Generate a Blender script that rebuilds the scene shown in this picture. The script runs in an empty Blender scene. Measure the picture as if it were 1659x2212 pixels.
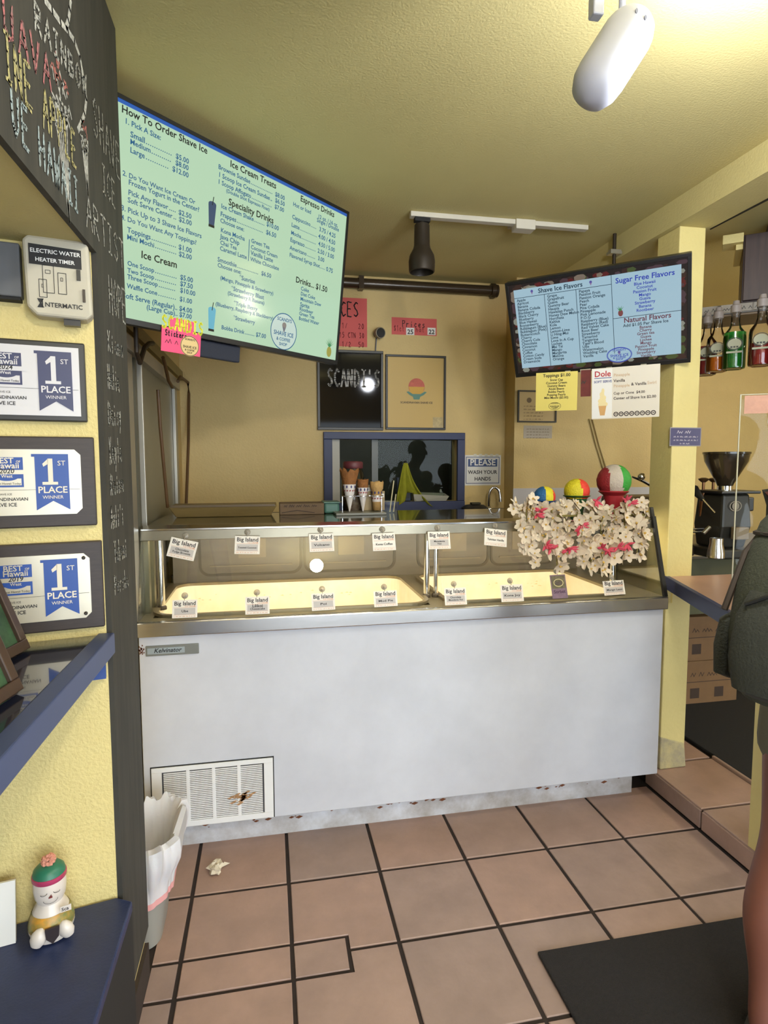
import bpy, bmesh, math, random
from mathutils import Vector, Matrix

S = bpy.context.scene
R = random.Random(7)

# ------------------------------------------------------------------ camera
IW, IH = 1659.0, 2212.0
FPX, PITCH, YAW, ROLL, CH = 1287.5, .0837, .1923, -.0017, 1.5
CAM = Vector((0, 0, CH))
FW = Vector((math.sin(YAW) * math.cos(PITCH), math.cos(YAW) * math.cos(PITCH), -math.sin(PITCH)))
_r = Vector((math.cos(YAW), -math.sin(YAW), 0))
_u = _r.cross(FW)
RT = _r * math.cos(ROLL) + _u * math.sin(ROLL)
UP = -_r * math.sin(ROLL) + _u * math.cos(ROLL)
cd = bpy.data.cameras.new('camera')
cam = bpy.data.objects.new('camera', cd)
S.collection.objects.link(cam)
cd.sensor_fit = 'VERTICAL'
cd.sensor_height = 36.0
cd.lens = 36.0 * FPX / IH
cd.clip_start = .02
cam.matrix_world = Matrix(((RT.x, UP.x, -FW.x, CAM.x), (RT.y, UP.y, -FW.y, CAM.y), (RT.z, UP.z, -FW.z, CAM.z), (0, 0, 0, 1)))
S.camera = cam

# ------------------------------------------------------------------ world, light, exposure
W = bpy.data.worlds.new('world')
S.world = W
W.use_nodes = True
bg = W.node_tree.nodes['Background']
bg.inputs[0].default_value = (.80, .90, 1.0, 1)
bg.inputs[1].default_value = 5.0
S.view_settings.view_transform = 'Standard'
S.view_settings.look = 'None'
S.view_settings.gamma = 1
S.view_settings.use_curve_mapping = False
S.view_settings.exposure = 0.5
S.cycles.max_bounces = 10
S.cycles.diffuse_bounces = 6
S.cycles.transparent_max_bounces = 16
S.cycles.caustics_reflective = False
S.cycles.caustics_refractive = False
S.cycles.sample_clamp_indirect = 6


def lamp(name, kind, loc, energy, color, aim=None, size=.1, spot=1.2, blend=.6):
    d = bpy.data.lights.new(name, kind)
    d.energy = energy
    d.color = color
    if kind == 'SPOT':
        d.spot_size, d.spot_blend, d.shadow_soft_size = spot, blend, size
    elif kind == 'AREA':
        d.size = size
    else:
        d.shadow_soft_size = size
    o = bpy.data.objects.new(name, d)
    S.collection.objects.link(o)
    o.location = loc
    if aim is not None:
        o.rotation_euler = (Vector(aim) - Vector(loc)).to_track_quat('-Z', 'Y').to_euler()
    return o


lamp('bullet_lamp_light', 'SPOT', (.80, 1.19, 2.43), 16, (.93, .94, 1.0), (1.25, 1.05, 2.62), .05, 2.7, .9)
lamp('rail_lamp_light', 'POINT', (1.04, 1.06, 2.30), 24, (.90, .93, 1.0), None, .07)
lamp('pantry_fill_light', 'POINT', (.75, 3.95, 1.85), 1.2, (.95, 1.0, .95), None, .08)  # added fill that brightens the pantry; no real fixture there
lamp('shop_lamp_light', 'POINT', (.42, -.55, 2.42), 40, (1.0, .94, .82), None, .06)
lamp('coffee_fill_light', 'POINT', (3.4, 1.9, 2.35), 40, (1.0, .92, .76), None, .12)  # invented fill lighting the coffee side and its ceiling, no visible source

# ------------------------------------------------------------------ helpers
def ray(x, y):
    return FW + RT * ((x - IW / 2) / FPX) - UP * ((y - IH / 2) / FPX)


def on(x, y, X=None, Y=None, Z=None):
    v = ray(x, y)
    t = (X - CAM.x) / v.x if X is not None else (Y - CAM.y) / v.y if Y is not None else (Z - CAM.z) / v.z
    return CAM + v * t


def onp(x, y, o, n):
    v = ray(x, y)
    return CAM + v * ((o - CAM).dot(n) / v.dot(n))


def at(x, y, z):
    return CAM + ray(x, y) * z


def lin(c):
    f = lambda v: v / 12.92 if v <= .04045 else ((v + .055) / 1.055) ** 2.4
    return (f(c[0] / 255), f(c[1] / 255), f(c[2] / 255), 1)


MATS = {}


def mat(name, c, rough=.5, metal=0., var=0., scale=8., bump=0., bscale=60., emit=0., coat=0., spec=.5, c2=None, stretch=None, sub=0., alpha=None, trans=0.):
    if name in MATS:
        return MATS[name]
    m = bpy.data.materials.new(name)
    m.use_nodes = True
    nt = m.node_tree
    p = nt.nodes['Principled BSDF']
    L = nt.links.new
    col = lin(c)
    p.inputs['Base Color'].default_value = col
    p.inputs['Roughness'].default_value = rough
    p.inputs['Metallic'].default_value = metal
    p.inputs['Specular IOR Level'].default_value = spec
    p.inputs['Coat Weight'].default_value = coat
    p.inputs['Transmission Weight'].default_value = trans
    if sub:
        p.inputs['Subsurface Weight'].default_value = sub
        p.inputs['Subsurface Radius'].default_value = (.02, .01, .006)
    if emit:
        p.inputs['Emission Color'].default_value = col
        p.inputs['Emission Strength'].default_value = emit
        if name.startswith('screen'):
            p.inputs['Base Color'].default_value = (.01, .01, .01, 1)
            p.inputs['Roughness'].default_value = .12
    if var or bump:
        tc = nt.nodes.new('ShaderNodeTexCoord')
        vec = tc.outputs['Object']
        if stretch:
            mp = nt.nodes.new('ShaderNodeMapping')
            mp.inputs['Scale'].default_value = stretch
            L(vec, mp.inputs['Vector'])
            vec = mp.outputs['Vector']
    if var:
        n = nt.nodes.new('ShaderNodeTexNoise')
        n.inputs['Scale'].default_value = scale
        n.inputs['Detail'].default_value = 6
        n.inputs['Roughness'].default_value = .65
        L(vec, n.inputs['Vector'])
        rp = nt.nodes.new('ShaderNodeValToRGB')
        rp.color_ramp.elements[0].position = .3
        rp.color_ramp.elements[1].position = .7
        L(n.outputs['Fac'], rp.inputs['Fac'])
        mx = nt.nodes.new('ShaderNodeMix')
        mx.data_type = 'RGBA'
        mx.inputs[6].default_value = col
        d2 = lin(c2) if c2 else tuple(v * (1 - var) for v in col[:3]) + (1,)
        mx.inputs[7].default_value = d2
        L(rp.outputs['Color'], mx.inputs[0])
        L(mx.outputs[2], p.inputs['Base Color'])
    if bump:
        n2 = nt.nodes.new('ShaderNodeTexNoise')
        n2.inputs['Scale'].default_value = bscale
        n2.inputs['Detail'].default_value = 4
        L(vec, n2.inputs['Vector'])
        b = nt.nodes.new('ShaderNodeBump')
        b.inputs['Strength'].default_value = bump
        b.inputs['Distance'].default_value = .01
        L(n2.outputs['Fac'], b.inputs['Height'])
        L(b.outputs['Normal'], p.inputs['Normal'])
    MATS[name] = m
    return m


def glassmat(name, tint=(1, 1, 1), refl=1.0, ior=1.45, rough=.0):
    if name in MATS:
        return MATS[name]
    m = bpy.data.materials.new(name)
    m.use_nodes = True
    nt = m.node_tree
    nt.nodes.clear()
    out = nt.nodes.new('ShaderNodeOutputMaterial')
    t = nt.nodes.new('ShaderNodeBsdfTransparent')
    t.inputs[0].default_value = (*tint, 1)
    g = nt.nodes.new('ShaderNodeBsdfGlossy')
    g.inputs['Roughness'].default_value = rough
    f = nt.nodes.new('ShaderNodeFresnel')
    f.inputs[0].default_value = ior
    mu = nt.nodes.new('ShaderNodeMath')
    mu.operation = 'MULTIPLY'
    mu.inputs[1].default_value = refl
    nt.links.new(f.outputs[0], mu.inputs[0])
    mix = nt.nodes.new('ShaderNodeMixShader')
    nt.links.new(mu.outputs[0], mix.inputs[0])
    nt.links.new(t.outputs[0], mix.inputs[1])
    nt.links.new(g.outputs[0], mix.inputs[2])
    nt.links.new(mix.outputs[0], out.inputs[0])
    MATS[name] = m
    return m


def tag(o, label=None, cat=None, group=None, kind=None):
    for k, v in (('label', label), ('category', cat), ('group', group), ('kind', kind)):
        if v:
            o[k] = v
    return o


def thing(name, loc, label=None, cat=None, group=None, kind=None):
    o = bpy.data.objects.new(name, None)
    S.collection.objects.link(o)
    o.location = loc
    o.empty_display_size = .05
    return tag(o, label, cat, group, kind)


def rootloc(o):
    v = Vector((0, 0, 0))
    while o is not None:
        v = v + o.location
        o = o.parent
    return v


class Fr:
    """a frame in the world: origin o, axes u (right), v (up), n (towards the viewer)"""
    def __init__(s, o, u, v):
        s.o, s.u = Vector(o), Vector(u).normalized()
        v = Vector(v)
        s.v = (v - s.u * v.dot(s.u)).normalized()
        s.n = s.u.cross(s.v)

    def p(s, a, b, c=0.):
        return s.o + s.u * a + s.v * b + s.n * c

    def px(s, x, y):
        q = onp(x, y, s.o, s.n) - s.o
        return q.dot(s.u), q.dot(s.v)


class B:
    def __init__(s):
        s.V, s.F, s.M = [], [], []

    def add(s, vs, fs, m=0):
        k = len(s.V)
        s.V += [Vector(v) for v in vs]
        s.F += [[i + k for i in f] for f in fs]
        s.M += [m] * len(fs)
        return s

    def box(s, a, b, m=0):
        x0, y0, z0 = [min(i, j) for i, j in zip(a, b)]
        x1, y1, z1 = [max(i, j) for i, j in zip(a, b)]
        return s.add([(x0, y0, z0), (x1, y0, z0), (x1, y1, z0), (x0, y1, z0), (x0, y0, z1), (x1, y0, z1), (x1, y1, z1), (x0, y1, z1)],
                     [(3, 2, 1, 0), (4, 5, 6, 7), (0, 1, 5, 4), (1, 2, 6, 5), (2, 3, 7, 6), (3, 0, 4, 7)], m)

    def fbox(s, F, a0, a1, b0, b1, c0, c1, m=0):
        vs = [F.p(a, b, c) for c in (c0, c1) for a, b in ((a0, b0), (a1, b0), (a1, b1), (a0, b1))]
        return s.add(vs, [(3, 2, 1, 0), (4, 5, 6, 7), (0, 1, 5, 4), (1, 2, 6, 5), (2, 3, 7, 6), (3, 0, 4, 7)], m)

    def prism(s, F, pts, c0, c1, m=0):
        n = len(pts)
        vs = [F.p(a, b, c0) for a, b in pts] + [F.p(a, b, c1) for a, b in pts]
        fs = [list(range(n))[::-1], list(range(n, 2 * n))] + [(i, (i + 1) % n, n + (i + 1) % n, n + i) for i in range(n)]
        return s.add(vs, fs, m)

    def zprism(s, pts, z0, z1, m=0):
        return s.prism(Fr((0, 0, 0), (1, 0, 0), (0, 1, 0)), pts, z0, z1, m)

    def flat(s, F, pts, c=.0008, m=0):
        return s.add([F.p(a, b, c) for a, b in pts], [list(range(len(pts)))], m)

    def ring(s, F, a, b, ra, rb, t, c=.0008, n=40, m=0):
        vs = []
        for i in range(n):
            w = 2 * math.pi * i / n
            vs += [F.p(a + ra * math.cos(w), b + rb * math.sin(w), c), F.p(a + (ra - t) * math.cos(w), b + (rb - t) * math.sin(w), c)]
        return s.add(vs, [(2 * i, 2 * ((i + 1) % n), 2 * ((i + 1) % n) + 1, 2 * i + 1) for i in range(n)], m)

    def disc(s, F, a, b, ra, rb, c=.0008, n=28, m=0):
        return s.flat(F, [(a + ra * math.cos(2 * math.pi * i / n), b + rb * math.sin(2 * math.pi * i / n)) for i in range(n)], c, m)

    def lathe(s, prof, o=(0, 0, 0), ax=(0, 0, 1), n=24, m=0, sx=1., sy=1., cap=True):
        ax = Vector(ax).normalized()
        e = Vector((1, 0, 0)) if abs(ax.x) < .9 else Vector((0, 1, 0))
        u = (e - ax * e.dot(ax)).normalized()
        v = ax.cross(u)
        o = Vector(o)
        vs = []
        for r, h in prof:
            for i in range(n):
                w = 2 * math.pi * i / n
                vs.append(o + ax * h + u * (r * sx * math.cos(w)) + v * (r * sy * math.sin(w)))
        fs = []
        for j in range(len(prof) - 1):
            for i in range(n):
                k = (i + 1) % n
                fs.append((j * n + i, j * n + k, (j + 1) * n + k, (j + 1) * n + i))
        if cap:
            fs.append(list(range(n))[::-1])
            fs.append([(len(prof) - 1) * n + i for i in range(n)])
        return s.add(vs, fs, m)

    def tube(s, pts, r, n=8, m=0, closed=False):
        pts = [Vector(p) for p in pts]
        N = len(pts)
        rs = r if isinstance(r, (list, tuple)) else [r] * N
        vs = []
        pu = None
        for i, p in enumerate(pts):
            t = (pts[min(i + 1, N - 1)] - pts[max(i - 1, 0)])
            if t.length < 1e-9:
                t = Vector((0, 0, 1))
            t.normalize()
            if pu is None:
                e = Vector((0, 0, 1)) if abs(t.z) < .9 else Vector((1, 0, 0))
                pu = (e - t * e.dot(t)).normalized()
            else:
                pu = (pu - t * pu.dot(t))
                pu.normalize()
            v = t.cross(pu)
            for k in range(n):
                w = 2 * math.pi * k / n
                vs.append(p + (pu * math.cos(w) + v * math.sin(w)) * rs[i])
        fs = []
        for i in range(N - 1):
            for k in range(n):
                q = (k + 1) % n
                fs.append((i * n + k, i * n + q, (i + 1) * n + q, (i + 1) * n + k))
        fs += [list(range(n))[::-1], [(N - 1) * n + k for k in range(n)]]
        return s.add(vs, fs, m)

    def stroke(s, F, pts, w, c=.0008, m=0):
        """a flat hand-drawn line on a frame"""
        for (a, b), (a2, b2) in zip(pts[:-1], pts[1:]):
            d = Vector((a2 - a, b2 - b))
            if d.length < 1e-6:
                continue
            d.normalize()
            nx, ny = -d.y * w / 2, d.x * w / 2
            ex, ey = d.x * w * .3, d.y * w * .3
            s.flat(F, [(a - ex - nx, b - ey - ny), (a2 + ex - nx, b2 + ey - ny), (a2 + ex + nx, b2 + ey + ny), (a - ex + nx, b - ey + ny)], c, m)
        return s

    def text(s, F, body, a, b, size=.02, width=None, align='L', c=.0012, m=0, bold=True, slant=0., rot=0., maxh=None):
        vs, fs, w = glyphs(body, bold)
        if w <= 0:
            return s
        k = size if width is None else width / w
        ky = k if maxh is None else min(k, maxh)
        off = 0 if align == 'L' else -w * k / 2 if align == 'C' else -w * k
        cr, sr = math.cos(rot), math.sin(rot)
        out = []
        for x, y in vs:
            X, Yy = off + k * x + slant * ky * y, ky * y
            out.append(F.p(a + X * cr - Yy * sr, b + X * sr + Yy * cr, c))
        return s.add(out, fs, m)

    def build(s, name, m, parent=None, smooth=False, bevel=0., sub=0, weld=False):
        me = bpy.data.meshes.new(name)
        off = rootloc(parent) if parent is not None else Vector((0, 0, 0))
        me.from_pydata([v - off for v in s.V], [], s.F)
        for q in (m if isinstance(m, (list, tuple)) else [m]):
            me.materials.append(q)
        me.polygons.foreach_set('material_index', s.M)
        if smooth:
            me.polygons.foreach_set('use_smooth', [True] * len(me.polygons))
        o = bpy.data.objects.new(name, me)
        S.collection.objects.link(o)
        if parent is not None:
            o.parent = parent
        if any(k in name for k in ('lettering', 'print', 'marks', 'heading', 'text_lines', '_dots', '_waves', 'chalk_word', 'chalk_drawing', 'small_', 'face_lines')):
            o['kind'] = 'stuff'     # flat print, too fine to pick apart
        if smooth:
            me.set_sharp_from_angle(angle=math.radians(40))
        if bevel:
            md = o.modifiers.new('bevel', 'BEVEL')
            md.width, md.segments, md.limit_method = bevel, 2, 'ANGLE'
        if sub:
            md = o.modifiers.new('sub', 'SUBSURF')
            md.levels = md.render_levels = sub
        return o


_G = {}


def glyphs(body, bold):
    key = (body, bold)
    if key in _G:
        return _G[key]
    cu = bpy.data.curves.new('t', 'FONT')
    cu.body = body
    cu.size = 1
    cu.offset = .018 if bold else .002
    cu.resolution_u = 2
    ob = bpy.data.objects.new('t', cu)
    me = bpy.data.meshes.new_from_object(ob)
    vs = [(v.co.x, v.co.y) for v in me.vertices]
    fs = [list(p.vertices) for p in me.polygons]
    w = max((v[0] for v in vs), default=0)
    bpy.data.objects.remove(ob)
    bpy.data.curves.remove(cu)
    bpy.data.meshes.remove(me)
    _G[key] = (vs, fs, w)
    return _G[key]


# hand lettering: strokes in a unit box (x 0..0.6, y 0..1)
HW = {
    'A': [[(0, 0), (.3, 1), (.6, 0)], [(.12, .4), (.48, .4)]], 'B': [[(0, 0), (0, 1), (.4, .95), (.45, .7), (.05, .52), (.5, .45), (.5, .1), (0, 0)]],
    'C': [[(.55, .85), (.3, 1), (.05, .7), (.05, .3), (.3, 0), (.58, .15)]], 'D': [[(0, 0), (0, 1), (.4, .85), (.55, .5), (.4, .12), (0, 0)]],
    'E': [[(.5, 1), (0, 1), (0, 0), (.52, 0)], [(0, .52), (.42, .52)]], 'G': [[(.55, .85), (.3, 1), (.05, .7), (.05, .3), (.3, 0), (.58, .2), (.58, .45), (.32, .45)]],
    'H': [[(0, 0), (0, 1)], [(.5, 0), (.5, 1)], [(0, .5), (.5, .5)]], 'I': [[(.3, 0), (.3, 1)], [(.1, 1), (.5, 1)], [(.1, 0), (.5, 0)]],
    'J': [[(.4, 1), (.4, .2), (.25, 0), (.05, .15)]], 'K': [[(0, 0), (0, 1)], [(.5, 1), (0, .45), (.52, 0)]], 'L': [[(0, 1), (0, 0), (.5, 0)]],
    'N': [[(0, 0), (0, 1), (.5, 0), (.5, 1)]], 'O': [[(.3, 1), (.05, .75), (.05, .25), (.3, 0), (.55, .25), (.55, .75), (.3, 1)]],
    'P': [[(0, 0), (0, 1), (.45, .9), (.45, .6), (0, .48)]], 'R': [[(0, 0), (0, 1), (.45, .9), (.45, .62), (0, .5), (.5, 0)]],
    'S': [[(.5, .88), (.28, 1), (.06, .8), (.15, .58), (.45, .42), (.52, .2), (.3, 0), (.03, .12)]], 'T': [[(0, 1), (.58, 1)], [(.3, 1), (.3, 0)]],
    'U': [[(0, 1), (.02, .25), (.25, 0), (.48, .25), (.5, 1)]], 'V': [[(0, 1), (.28, 0), (.56, 1)]], 'W': [[(0, 1), (.15, 0), (.3, .7), (.45, 0), (.6, 1)]],
    'M': [[(0, 0), (.05, 1), (.3, .3), (.52, 1), (.58, 0)]], 'Y': [[(0, 1), (.28, .5), (.55, 1)], [(.28, .5), (.25, 0)]],
    'a': [[(.45, .55), (.15, .6), (.03, .3), (.15, .02), (.4, .15), (.45, .58), (.48, 0)]], 'd': [[(.45, .5), (.1, .55), (.05, .1), (.4, .1)], [(.45, 1), (.45, 0)]],
    'e': [[(.05, .3), (.42, .35), (.35, .58), (.1, .5), (.05, .15), (.25, 0), (.45, .1)]], 'h': [[(0, 1), (0, 0)], [(0, .4), (.25, .58), (.4, .4), (.42, 0)]],
    'i': [[(.2, .55), (.2, 0)], [(.2, .75), (.22, .8)]], 'k': [[(0, 1), (0, 0)], [(.35, .55), (0, .25), (.4, 0)]], 'l': [[(.2, 1), (.2, 0)]],
    'n': [[(0, .58), (0, 0)], [(0, .4), (.22, .58), (.4, .4), (.42, 0)]], 'o': [[(.25, .58), (.04, .3), (.25, 0), (.46, .3), (.25, .58)]],
    'r': [[(.02, .58), (.02, 0)], [(.02, .35), (.2, .56), (.4, .52)]], 's': [[(.4, .55), (.1, .5), (.12, .33), (.4, .25), (.38, .05), (.05, .03)]],
    'u': [[(0, .58), (.05, .08), (.25, 0), (.42, .2)], [(.44, .58), (.45, 0)]], 'y': [[(0, .58), (.2, .1)], [(.45, .58), (.1, -.35)]], "'": [[(.2, 1), (.17, .78)]],
    'c': [[(.42, .5), (.2, .6), (.03, .3), (.2, 0), (.45, .1)]], 't': [[(.2, .9), (.2, .05), (.4, .02)], [(0, .6), (.42, .6)]], 'm': [[(0, .58), (0, 0)], [(0, .4), (.13, .58), (.25, .4), (.25, 0)], [(.25, .4), (.4, .58), (.52, .4), (.52, 0)]],
    '$': [[(.5, .8), (.28, .9), (.06, .75), (.45, .42), (.5, .2), (.3, .08), (.03, .18)], [(.28, 1), (.28, 0)]], '/': [[(.05, 0), (.45, 1)]], '+': [[(.05, .4), (.5, .4)], [(.28, .15), (.28, .65)]], '=': [[(.05, .5), (.5, .5)], [(.05, .3), (.5, .3)]],
    '0': [[(.25, 1), (.05, .6), (.05, .3), (.25, 0), (.45, .3), (.45, .7), (.25, 1)]], '1': [[(.1, .8), (.28, 1), (.28, 0)]], '2': [[(.05, .8), (.25, 1), (.45, .75), (.05, 0), (.5, 0)]], '5': [[(.45, 1), (.08, 1), (.06, .6), (.35, .6), (.46, .3), (.25, 0), (.03, .1)]],
    '3': [[(.05, .95), (.4, .95), (.2, .6), (.45, .35), (.3, 0), (.03, .08)]], '6': [[(.4, 1), (.1, .5), (.05, .2), (.25, 0), (.45, .25), (.25, .5), (.08, .35)]], ' ': [],
}


def hand(b, F, s, a, v, w, h, lw, m=0, jit=.03, c=.0012, dv=0.):
    """hand written string from (a, v), fitted to width w and height h; dv lifts the far end"""
    n = len(s)
    cw = w / max(n, 1)
    for i, ch in enumerate(s):
        for pl in HW.get(ch, []):
            pts = []
            for (x, y), (x2, y2) in zip(pl[:-1], pl[1:]):
                k = 1 if abs(x2 - x) + abs(y2 - y) < .3 else 3
                pts += [(x + (x2 - x) * t / k, y + (y2 - y) * t / k) for t in range(k)]
            pts.append(pl[-1])
            q = [(a + (i + .12 + (x + R.uniform(-jit, jit)) * 1.3 / .78 * .72) * cw, v + dv * (i + x) / n + (y + R.uniform(-jit, jit)) * h) for x, y in pts]
            b.stroke(F, q, lw, c, m)


def scrib(b, F, a, v, w, h, lw=None, c=.0012, m=0):
    """a line of print too small to read in the photograph: word shaped zigzags"""
    lw = lw or h * .22
    x = a
    while x < a + w - h * .4:
        n = R.randint(3, 7)
        pts = []
        for k in range(n):
            if x > a + w:
                break
            pts.append((x, v + (h * R.uniform(.55, 1) if k % 2 else 0)))
            x += h * .42
        if len(pts) > 1:
            b.stroke(F, pts, lw, c, m)
        x += h * .5


def copy_tree(o, loc, label=None, group=None):
    c = o.copy()
    S.collection.objects.link(c)
    c.location = loc
    if label:
        c['label'] = label
    if group:
        c['group'] = group
    for ch in list(o.children):
        d = ch.copy()
        S.collection.objects.link(d)
        d.parent = c
        for g in list(ch.children):
            e = g.copy()
            S.collection.objects.link(e)
            e.parent = d
    return c


# ------------------------------------------------------------------ materials
YEL = mat('yellow_paint', (208, 182, 122), .6, var=.10, scale=3, bump=.25, bscale=90)
YEL2 = mat('yellow_stucco', (222, 204, 138), .65, var=.08, scale=5, bump=.35, bscale=130)
POSTY = mat('pale_yellow_paint', (222, 206, 138), .5, var=.07, scale=6, bump=.2, bscale=60)
CEIL = mat('ceiling_paint', (208, 194, 134), .7, var=.06, scale=2, bump=.2, bscale=140)
TILE = [mat('terracotta_%s' % 'abcd'[i], c, .42, var=.4, scale=5, c2=c2, bump=.12, bscale=40) for i, (c, c2) in enumerate((((170, 144, 131), (148, 124, 113)), ((174, 146, 132), (154, 128, 116)), ((164, 140, 129), (146, 124, 114)), ((178, 146, 130), (158, 130, 116))))]
GROUT = mat('dark_grout', (50, 38, 32), .9, var=.3, scale=30)
CHALKB = mat('chalkboard_paint', (46, 45, 40), .8, var=.35, scale=4, stretch=(1, 6, .6), c2=(68, 65, 57))
BLUE = mat('blue_paint', (58, 70, 108), .42, var=.12, scale=6)
BLUE2 = mat('dark_blue_gloss', (30, 34, 52), .1, var=.15, scale=5, coat=.8)
NAVY = mat('navy_frame', (44, 54, 92), .5, var=.15, scale=8)
BLACK = mat('black_plastic', (24, 24, 25), .35)
BLACKM = mat('black_matte', (28, 27, 26), .8)
DKBR = mat('dark_bronze', (52, 44, 36), .4, metal=.3)
STEEL = mat('stainless', (206, 204, 200), .22, metal=1., var=.15, scale=5, stretch=(1, 8, 8))
CHROME = mat('chrome', (220, 220, 222), .1, metal=1.)
ALU = mat('aluminium', (176, 172, 160), .4, metal=.7)
WHITE = mat('white_enamel', (204, 206, 212), .35, var=.06, scale=3, c2=(190, 192, 198), bump=.03, bscale=8)
WHITEP = mat('white_plastic', (226, 226, 224), .35)
PAPER = mat('white_paper', (228, 226, 220), .7)
CREAM = mat('cream_liner', (246, 240, 222), .5, var=.08, scale=12, c2=(240, 228, 200))
INK = mat('black_ink', (24, 24, 26), .6)
INKB = mat('blue_ink', (42, 66, 128), .6)
INKW = mat('white_ink', (226, 226, 224), .6)
INKR = mat('red_ink', (170, 44, 48), .6)
GLASS = glassmat('clear_glass', (.97, .98, .97), .8)
ACRYL = glassmat('acrylic', (.97, .98, .97), .3)
RUST = mat('rust', (120, 70, 40), .9, var=.3, scale=40)

# ------------------------------------------------------------------ structure
CZ = 2.615          # ceiling
BY = 3.65           # back wall face
XL = -.365          # chalk wall face
JD = Vector((-.978, -.2096, 0))     # direction of the niche wall, away from the chalk wall
GX0, GY1, GS = -.2833, 2.0412, .3312


def structure(b, name, m, label, cat='wall', parent=None, **k):
    return tag(b.build(name, m, parent, **k), label, cat, kind='structure')


fl = thing('floor', (0, 0, 0), 'floor of square terracotta tiles with dark grout lines', 'floor', kind='structure')
B().box((-2.6, -3, -.06), (6, 4.6, -.0045)).build('grout_bed', GROUT, fl)


def tile(poly, z=0., parent=fl, th=.012, mi=None):
    cx = sum(p[0] for p in poly) / len(poly)
    cy = sum(p[1] for p in poly) / len(poly)
    h = z + R.uniform(-.0008, .0008)
    b = B()
    g = .0064
    # shrink the outline by half a joint
    n = len(poly)
    pts = []
    for i in range(n):
        p0, p1, p2 = Vector(poly[i - 1]), Vector(poly[i]), Vector(poly[(i + 1) % n])
        d0, d1 = (p1 - p0).normalized(), (p2 - p1).normalized()
        q = p1 + Vector((-d0.y, d0.x)) * g + Vector((-d1.y, d1.x)) * g
        pts.append((q.x + R.uniform(-.001, .001), q.y + R.uniform(-.001, .001)))
    ins = [(cx + (x - cx) * .985, cy + (y - cy) * .985) for x, y in pts]
    vs = [(x, y, h - th) for x, y in pts] + [(x, y, h - .002) for x, y in pts] + [(x, y, h) for x, y in ins]
    fs = [list(range(2 * n, 3 * n))]
    for j in (0, n):
        fs += [(j + i, j + (i + 1) % n, j + n + (i + 1) % n, j + n + i) for i in range(n)]
    b.add(vs, fs)
    return b.build('tile', mi or R.choice(TILE), parent)


def rect(x0, x1, y0, y1):
    return [(x0, y0), (x1, y0), (x1, y1), (x0, y1)]


X = lambda i: GX0 + i * GS
H1, H0, HR2 = GY1, GY1 + GS, GY1 - GS
HL2, HL3 = on(627, 2040.7, Z=0).y, on(627, 2117.7, Z=0).y
sx = on(755, 2060, Z=0).x
for i in range(-1, 6):
    x0, x1 = X(i), X(i + 1)
    if i < 0:
        x0 = -.372
    tile(rect(x0, x1, H1, H0 + (.0 if i >= 0 else 0)))
    if i < 1:
        tile(rect(x0, x1, HL2, H1))
        tile(rect(x0, x1, HL3, HL2))
        for k in range(5):
            tile(rect(x0, x1, HL3 - (k + 1) * GS, HL3 - k * GS))
    elif i == 1:
        tile([(x0, HL2), (sx, HL2), (sx, HR2), (x1, HR2), (x1, H1), (x0, H1)])
        tile(rect(x0, sx, HL3, HL2))
        tile([(x0, HR2 - GS), (x1, HR2 - GS), (x1, HR2), (sx, HR2), (sx, HL3), (x0, HL3)])
        for k in range(1, 6):
            tile(rect(x0, x1, HR2 - (k + 1) * GS, HR2 - k * GS))
    else:
        tile(rect(x0, x1, HR2, H1))
        for k in range(6):
            tile(rect(x0, x1, HR2 - (k + 1) * GS, HR2 - k * GS))
# raised floor on the right: step with tiled riser and top
st = thing('floor_step', (1.71, 2, 0), 'low tiled step up to the coffee side beside the yellow column', 'step', kind='structure')
SZ = .09
B().box((1.716, .2, 0), (6, 4.6, SZ - .009)).build('step_base', GROUT, st)
FR = Fr((1.716, 0, 0), (0, -1, 0), (0, 0, 1))      # riser faces -X
ys = [H0 + .02, H1 - .015, HR2 - .01, HR2 - GS, HR2 - 2 * GS, HR2 - 3 * GS]
for y1, y0 in zip(ys[:-1], ys[1:]):
    B().fbox(FR, -y1 + .005, -y0 - .005, .006, SZ - .008, 0, .01).build('riser_tile', R.choice(TILE), st, bevel=.002)
    tile(rect(1.706, 2.06, y0, y1), SZ, st)
tile(rect(1.706, 2.06, H0 + .02, H0 + .3), SZ, st)
for y1, y0 in zip(ys[:-1], ys[1:]):
    B().box((2.056, y0 + .004, SZ - .01), (2.072, y1 - .004, SZ + .012)).build('edge_tile', TILE[1], st, bevel=.004)

structure(B().box((-2.6, -1.6, CZ), (6, 4.7, CZ + .1)), 'ceiling', CEIL, 'flat yellow beige painted ceiling', 'ceiling')

# back wall with the blue service window opening
w0, w1 = on(716, 948, Y=BY), on(986, 1082, Y=BY)
b = B()
b.box((-.6, BY, 0), (w0.x, BY + .1, CZ)).box((w1.x, BY, 0), (1.505, BY + .1, CZ))
b.box((w0.x, BY, w0.z), (w1.x, BY + .1, CZ)).box((w0.x, BY, 0), (w1.x, BY + .1, w1.z))
structure(b, 'wall_back', YEL, 'mustard yellow back wall with posters behind the freezer')
structure(B().box((1.505, 3.5, 0), (2.62, 4.3, CZ)), 'wall_back_right', YEL, 'yellow wall section standing forward behind the right screen')
structure(B().box((2.62, 4.25, 0), (6, 4.35, CZ)), 'wall_coffee', YEL, 'yellow wall behind the espresso corner')
structure(B().box((5.9, -.5, 0), (6, 4.3, CZ)), 'wall_right', YEL, 'far right yellow wall of the coffee side')
structure(B().box((-.6, 1.74, 0), (-.49, BY, CZ)), 'wall_left', YEL, 'yellow left wall behind the counter with the grey sliding door')
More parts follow.
